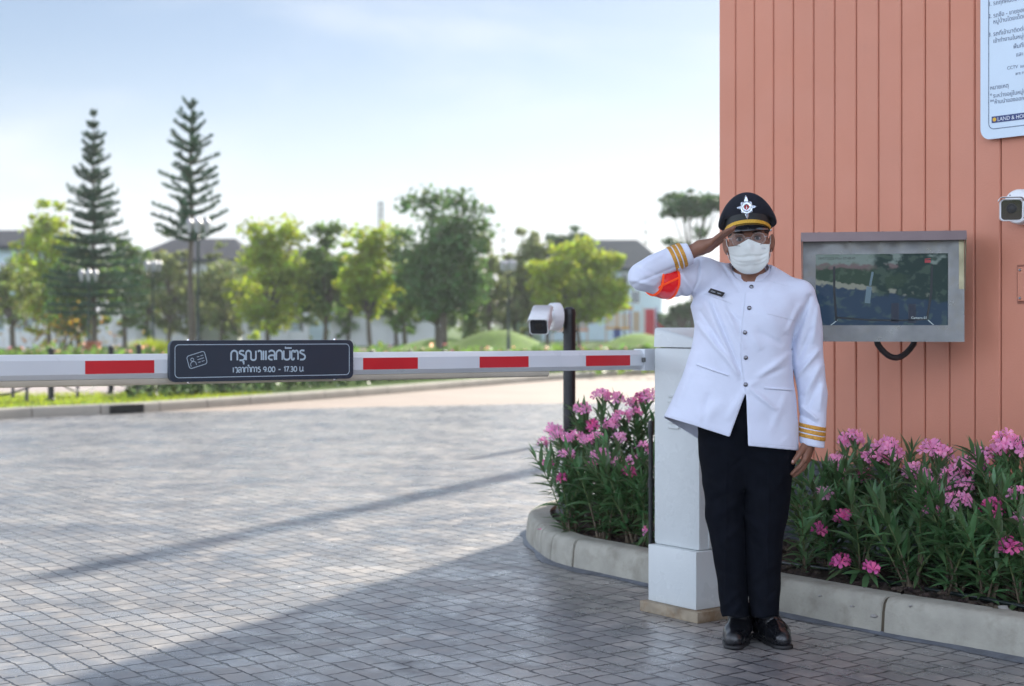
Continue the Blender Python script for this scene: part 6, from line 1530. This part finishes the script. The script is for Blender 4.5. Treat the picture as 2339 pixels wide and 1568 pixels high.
broad(1012, 505, 98, 735, 58, 'big', 'biggest dark tree in the middle of the park', 50, .55, 44, top=[(960, 435, .62), (1000, 432, .6), (1050, 440, .62), (925, 455, .4), (1090, 465, .5), (1105, 505, .5), (985, 470, .6), (1040, 480, .6), (920, 520, .5), (1075, 500, .55)], trunk_r=.16)
broad(1000, 600, 55, 745, 60, 'mid', 'smaller green tree standing under the big dark tree', 51, .8, 18)
broad(1120, 545, 42, 770, 66, 'olive', 'feathery olive tree touching the right of the big dark tree', 52, .6, 20, top=[(1100, 530, .4)])
broad(925, 570, 38, 760, 66, 'mid', 'slim green tree left of the big dark tree', 53, .8, 16)
broad(1212, 535, 50, 720, 73, 'olive', 'tall brownish olive tree behind the park lamp', 54, .95, 26)
broad(1303, 522, 42, 600, 96, 'dark', 'round dark crown rising behind the yellow green tree', 55, 1.5, 18)
broad(1322, 560, 92, 748, 70, 'lime', 'broad yellow green tree in front of the dark roofed house', 56, .95, 40, top=[(1285, 560, .5), (1330, 548, .55), (1400, 580, .5), (1235, 600, .5)])
broad(1582, 440, 58, 500, 76, 'dark', 'thin umbrella shaped tree next to the guardhouse wall', 57, .9, 18, lump=.6, top=[(1548, 548, .45), (1530, 545, .3), (1600, 520, .4), (1625, 640, .4)], trunk_r=.09)
broad(1625, 640, 20, 720, 72, 'mid', 'small tree low beside the guardhouse wall', 58, .9, 8)
broad(1560, 690, 22, 740, 90, 'dark', 'dark clipped shrub tree beyond the right house', 59, 1.5, 8)
for j, (x, yt, hw_, kd) in enumerate(((340, 575, 60, 'mid'), (455, 610, 55, 'olive'), (560, 590, 60, 'mid'), (690, 585, 55, 'olive'), (795, 575, 60, 'mid'), (905, 590, 55, 'mid'), (1085, 590, 60, 'mid'), (1175, 600, 50, 'olive'), (1250, 610, 50, 'mid'), (60, 560, 60, 'mid'))):
    broad(x, yt, hw_, 760, 76, kd, ['green filler tree behind lamp and grass clump', 'low olive tree behind the bare trunk of the broad pine', 'green tree in the second row left of the two pointed lime tree', 'olive tree in the second row above the sign', 'green tree in the second row right of the sign', 'green tree in the second row left of the big dark tree', 'green tree in the second row right of the big dark tree', 'olive tree in the second row behind the park lamp', 'green tree in the second row above the post camera', 'green tree in the second row at the far left'][j], 80 + j, .7, 18)
rnd.seed(77); C_ = []
for i in range(130):
    xx = rnd.uniform(-60, 1240); Zc = rnd.uniform(79, 81.5); yy = rnd.uniform(640, 770) - 26 * math.sin(xx * .021) * math.sin(xx * .0071 + 1); c = px(xx, yy, Zc); r = rnd.uniform(.35, .75); q = rng.normal(size=(130, 3)); q /= np.linalg.norm(q, axis=1)[:, None]; C_.append(np.array(c) + q * (rng.uniform(.05, 1, 130) ** .6 * r)[:, None])
C_ = np.concatenate(C_); C_ = C_[C_[:, 2] > HB]; tag(card_mesh('far_wood', C_, .11, LM['mid']), 'leafy mass of far greenery filling the gaps between the park trees', 'wood', kind='stuff')
# yellow autumn leaves under the taller pine
rnd.seed(60); p = px(150, 0, 56); C_ = np.array([(p.x + rnd.gauss(0, 1.1), 56 + rnd.gauss(0, .8), HB + abs(rnd.gauss(.9, .6))) for _ in range(420)]); bt_ = thing('shrub', 'shrub with yellow and orange leaves left of the pine trunk', 'shrub', (p.x, 56, HB)); card_mesh('foliage', C_, .08, LM['autumn'], bt_)
mb = MB()
for k in range(7): limb(mb, Vector((p.x + rnd.uniform(-.2, .2), 56, HB)), Vector((p.x + rnd.uniform(-1.3, 1.3), 56 + rnd.uniform(-.7, .7), HB + rnd.uniform(.8, 1.8))), .03, .01)
mb.build('branches', M['trunk'], bt_, fix=False)

def pine(x, ytop, Z, levels, tiers, label, seed, dens, kind='pine', nbr=7, tuft=.055):
    """levels: list of (photo y, half width px, rise px) for the branch tips"""
    rnd.seed(seed); k = Z / FP; X = (x - CX) * k; zt = CH + (CY - ytop) * k; t_ = thing('pine_tree', label, 'pine tree', (X, Z, HB), 'tall tiered pines')
    mb = MB(); n = 14; mb.tube([Vector((X + .03 * math.sin(i), Z, lerp(HB, zt - .15, i / n))) for i in range(n + 1)], [lerp(.115, .012, (i / n) ** .9) for i in range(n + 1)], 9)
    LA = np.array(levels, dtype=float); z_lo = CH + (CY - LA[-1, 0]) * k; Cs = []
    for j in range(tiers):
        f = (j + .5 + rnd.uniform(-.28, .28)) / tiers; yy = lerp(ytop + 4, LA[-1, 0], f ** .93); hw = np.interp(yy, LA[:, 0], LA[:, 1]) * k; rise = np.interp(yy, LA[:, 0], LA[:, 2]) * k; zb = CH + (CY - yy) * k - rise
        nb_ = nbr; r0_ = rnd.uniform(0, 6.28)
        for q in range(nb_):
            a = r0_ + q * 2 * math.pi / nb_ + rnd.uniform(-.15, .15); L_ = hw * rnd.uniform(.62, 1.10); d = Vector((math.cos(a), math.sin(a), 0)); b0 = Vector((X, Z, zb))
            tip = b0 + d * L_ + Vector((0, 0, rise * rnd.uniform(.8, 1.2))); m_ = b0.lerp(tip, .5) - Vector((0, 0, .06 * L_)); pts = [bez(b0, m_, tip, i / 6) for i in range(7)]; mb.tube(pts, [lerp(.022, .006, i / 6) for i in range(7)], 5)
            nn = int((34 * L_ + 8) * dens); u = rng.uniform(.10, 1.02, nn); P = np.array([tuple(bez(b0, m_, tip, v)) for v in u]); sid = Vector((-d.y, d.x, 0)); w_ = rng.normal(size=nn) * tuft * (1 + .9 * (1 - u)) * (.40 + .75 * L_)
            P = P + np.array(sid) * w_[:, None] + np.array((0, 0, 1)) * np.abs(rng.normal(size=nn))[:, None] * tuft * (.45 + .45 * L_); Cs.append(P)
    autosmooth(mb.build('trunk', M['trunk'], t_, fix=False), 70); card_mesh('needles', np.concatenate(Cs), .058, LM[kind], t_, aspect=.32); return t_
pine(437, 213, 41, [(213, 8, 18), (250, 34, 26), (300, 54, 28), (350, 62, 24), (420, 74, 26), (480, 84, 28), (540, 90, 28)], 14, 'broad tiered pine with open upswept branches, its trunk bare below', 71, 4.2, nbr=5, tuft=.044)
pine(214, 245, 50, [(245, 3, 8), (300, 24, 18), (360, 38, 20), (430, 54, 22), (500, 56, 14), (560, 88, 12), (640, 116, 8), (720, 118, 2)], 25, 'tallest narrow pine with dense lower branches at the left', 72, 4.6, nbr=7, tuft=.060)
for (x, yt, yb, Z, l_) in ((1475, 497, 560, 130, 'tiny far conifer behind the dark roof'), (1150, 515, 570, 110, 'tiny far conifer tip behind the olive trees')):
    pine(x, yt, Z, [(yt, 1, 2), (lerp(yt, yb, .5), 5, 2), (yb, 9, 2), (735, 12, 0)], 12, l_, int(x), 1.0)

# ---------------------------------------------------------------- houses behind the trees
def bx(mb, x0, x1, y0, y1, z0, z1): return mb.box(((x0 + x1) / 2, (y0 + y1) / 2, (z0 + z1) / 2), (x1 - x0, y1 - y0, z1 - z0))
def house(label, xa, xb, Z, y_ridge, y_eave, wallm, roofm, depth=9, ridge=None, wins=(), hip=.18, gable=False):
    k = Z / FP; x0 = (xa - CX) * k; x1 = (xb - CX) * k; ze = CH + (CY - y_eave) * k; zr = CH + (CY - y_ridge) * k
    h = thing('house', label, 'house', ((x0 + x1) / 2, Z + depth / 2, HB), 'houses behind the park')
    mb = MB(); bx(mb, x0, x1, Z, Z + depth, HB, ze); mb.build('wall', M[wallm], h)
    e = .5; hp_ = hip * (x1 - x0); mb = MB(); r0, r1 = (ridge if ridge else (x0 + hp_, x1 - hp_)); yc = Z + depth / 2
    vs = [(x0 - e, Z - e, ze), (x1 + e, Z - e, ze), (x1 + e, Z + depth + e, ze), (x0 - e, Z + depth + e, ze), (r0, yc, zr), (r1, yc, zr), (x0 - e, Z - e, ze - .18), (x1 + e, Z - e, ze - .18), (x1 + e, Z + depth + e, ze - .18), (x0 - e, Z + depth + e, ze - .18)]
    mb.add(vs, [(0, 1, 5, 4), (1, 2, 5), (2, 3, 4, 5), (3, 0, 4), (0, 6, 7, 1), (1, 7, 8, 2), (2, 8, 9, 3), (3, 9, 6, 0), (6, 9, 8, 7)]); mb.build('roof', M[roofm], h)
    for (wa, wb, wy0, wy1) in wins:
        a = (wa - CX) * k; b = (wb - CX) * k; z1 = CH + (CY - wy0) * k; z0 = CH + (CY - wy1) * k; mb = MB()
        fw = .06
        for (p0, p1, q0_, q1) in ((a, b, z0, z0 + fw), (a, b, z1 - fw, z1), (a, a + fw, z0 + fw, z1 - fw), (b - fw, b, z0 + fw, z1 - fw), ((a + b) / 2 - fw / 2, (a + b) / 2 + fw / 2, z0 + fw, z1 - fw)): bx(mb, p0, p1, Z - .08, Z - .003, q0_, q1)
        w_ = mb.build('window', M['frame_white'], h); mb = MB(); bx(mb, a + fw, b - fw, Z - .03, Z - .004, z0 + fw, z1 - fw); mb.build('pane', M['win'], w_)
    return h
house('pale blue house with a dark roof at the left edge', -160, 75, 84, 515, 562, 'wall_blue', 'roof_dark', wins=((0, 22, 600, 650), (40, 60, 600, 650), (5, 50, 690, 740)))
house('cream house with a dark hipped roof behind the broad pine', 315, 545, 82, 535, 592, 'wall_cream', 'roof_dark', wins=((345, 365, 610, 660), (395, 410, 610, 660), (470, 500, 610, 660), (350, 375, 690, 745), (480, 520, 690, 745)))
house('white house seen through the trees above the sign', 560, 760, 92, 560, 605, 'wall_blue', 'roof_dark', wins=((600, 625, 630, 670), (680, 700, 630, 670)))
house('pale blue house with a big slate roof right of the park', 1235, 1512, 100, 539, 612, 'wall_blue', 'roof', depth=10, hip=.15, wins=((1418, 1436, 624, 655), (1442, 1462, 624, 655), (1418, 1436, 664, 695), (1442, 1462, 664, 695), (1468, 1484, 624, 655), (1300, 1330, 630, 680)))
house('low cream house behind the middle trees', 770, 1000, 96, 640, 672, 'wall_cream', 'roof', wins=((800, 830, 690, 730), (880, 915, 690, 730), (950, 970, 690, 730)))
# pale blue leaning wall of a garden pavilion
k = 78 / FP; mb = MB(); xa, xb = (1165 - CX) * k, (1240 - CX) * k; mb.prism([(xa, 78, HB), (xb, 78, HB), (xb - .2, 78, 1.9), (xb - .7, 78, 2.35), (xa + .3, 78, 2.35)], (0, 3, 0)); tag(mb.build('garden_pavilion', M['wall_blue']), 'small pale blue pavilion behind the grass mound', 'pavilion')
# boundary walls and gates
def bwall(label, xa, xb, Z, h, step=40, slat=False):
    k = Z / FP; x0, x1 = (xa - CX) * k, (xb - CX) * k; w_ = thing('boundary_wall', label, 'wall', ((x0 + x1) / 2, Z, HB), 'white garden walls'); mb = MB()
    bx(mb, x0, x1, Z, Z + .12, HB, HB + (h * .5 if slat else h)); mb.build('wall_panel', M['wall_white'], w_); n = max(2, int((x1 - x0) / (step * k)))
    for i in range(n + 1):
        x = lerp(x0, x1, i / n); mb = MB(); bx(mb, x - .14, x + .14, Z - .05, Z + .19, HB, HB + h + .15); mb.build('pillar', M['wall_white'], w_)
    if slat:
        mb = MB()
        for i in range(5): z = HB + h * (.56 + .09 * i); bx(mb, x0, x1, Z + .04, Z + .07, z, z + .05)
        mb.build('rail_panel', M['steel'], w_)
bwall('white wall with railings behind the left trees', -60, 175, 70, 1.55, 60, True); bwall('white garden wall behind the broad pine', 200, 420, 76, 1.5, 55); bwall('white gate wall left of the sign\'s right end', 560, 700, 74, 1.5, 45, True)
bwall('white wall panels behind the yellow green tree', 760, 1000, 76, 1.45, 40); bwall('low white wall beyond the umbrella tree', 1500, 1760, 96, 1.5, 60)
# dark hedge by the right house
rnd.seed(9); C_ = np.array([(px(rnd.uniform(1500, 1640), 0, 92).x, 92 + rnd.uniform(-.5, .5), HB + rnd.uniform(0, 1.75)) for _ in range(2600)]); tag(card_mesh('hedge', C_, .12, LM['dark']), 'dark clipped hedge between right house and guardhouse wall', 'hedge')
# mast
k = 150 / FP; X = (870 - CX) * k; mb = MB()
for a, b in ((-.35, -.35), (.35, -.35), (.35, .35), (-.35, .35)): mb.tube([(X + a, 150 + b, HB), (X + a * .5, 150 + b * .5, CH + 280 * k)], .06, 5)
for i in range(22):
    z = lerp(1, CH + 280 * k, i / 22); s = lerp(.35, .18, i / 22); mb.tube([(X - s, 150 - s, z), (X + s, 150 - s, z + .5)], .035, 4); mb.tube([(X + s, 150 - s, z), (X - s, 150 - s, z + .5)], .035, 4)
tag(mb.build('lattice_mast', M['steel'], fix=False), 'faint lattice mast far behind the trees', 'mast')

# ---------------------------------------------------------------- playground
pgk = 84 / FP; PX = lambda x: (x - CX) * pgk; pg = thing('playground', 'colourful playground frame with orange railings and red panels by the right house', 'playground', (PX(1400), 84, HB))
def pbx(nm, xa, xb, ya, yb, d0, d1, m): mb = MB(); bx(mb, PX(xa), PX(xb), 84 + d0, 84 + d1, CH + (CY - yb) * pgk, CH + (CY - ya) * pgk); mb.build(nm, M[m], pg)
for x in (1262, 1300, 1342, 1385, 1410, 1440, 1470, 1500): pbx('post', x - 1.5, x + 1.5, 702, 788, 0, .1, 'play_tan' if x % 4 else 'play_purple')
pbx('deck', 1262, 1345, 752, 757, 0, 1.2, 'play_orange'); pbx('deck', 1385, 1442, 748, 753, 0, 1.2, 'play_yellow'); pbx('roof_panel', 1380, 1446, 700, 708, -.1, 1.3, 'play_yellow')
for x in range(1266, 1342, 6): pbx('baluster', x, x + 2.2, 722, 752, .0, .05, 'play_orange')
for x in range(1388, 1440, 6): pbx('baluster', x, x + 2.2, 716, 748, .0, .05, 'play_yellow')
pbx('hand_rail', 1262, 1345, 719, 722, 0, .06, 'play_orange'); pbx('panel', 1474, 1496, 706, 768, .0, .08, 'play_red'); pbx('panel', 1446, 1462, 712, 758, .0, .08, 'play_tan'); pbx('panel', 1344, 1356, 706, 740, .0, .08, 'play_purple'); pbx('panel', 1278, 1292, 700, 720, .0, .08, 'play_red')
mb = MB(); mb.prism([(PX(1500), 84.2, HB + 1.1), (PX(1500), 84.2, HB + 1.3), (PX(1540), 84.2, HB + .35), (PX(1545), 84.2, HB + .15)], (0, .5, 0)); mb.build('slide', M['play_red'], pg)
pbx('panel', 1402, 1418, 752, 775, .0, .08, 'play_blue')
# unseen poles added behind the guardhouse to cast shadows across the paving
for (x, y, h, r, l_) in ((3.12, 19.0, 7.4, .16, 'tall added pole hidden behind the guardhouse, casting the long near shadow'), (3.42, 22.0, 5.2, .09, 'shorter added pole hidden behind the guardhouse, casting the faint far shadow')):
    u = thing('shadow_pole', l_, 'pole', (x, y, -.005)); mb = MB(); mb.lathe((x, y, -.005), [(r * 1.3, 0), (r * 1.3, .3), (r, .32), (r * .8, h), (.01, h + .02)], 16); autosmooth(mb.build('pole', M['far_concrete'], u)); 

# ---------------------------------------------------------------- morning haze
hz_ = bpy.data.materials.new('morning_haze'); hz_.use_nodes = True; _n = hz_.node_tree; _n.nodes.remove(_n.nodes['Principled BSDF'])
pv = _n.nodes.new('ShaderNodeVolumePrincipled'); pv.inputs['Color'].default_value = (.9, .95, 1, 1); pv.inputs['Density'].default_value = .0007; pv.inputs['Anisotropy'].default_value = .25
_n.links.new(pv.outputs[0], _n.nodes['Material Output'].inputs['Volume'])
mb = MB(); mb.box((0, 80, 9), (1900, 3000, 20)); hb = mb.build('haze', hz_); tag(hb, 'thin pale morning haze filling the air', 'haze', kind='stuff')
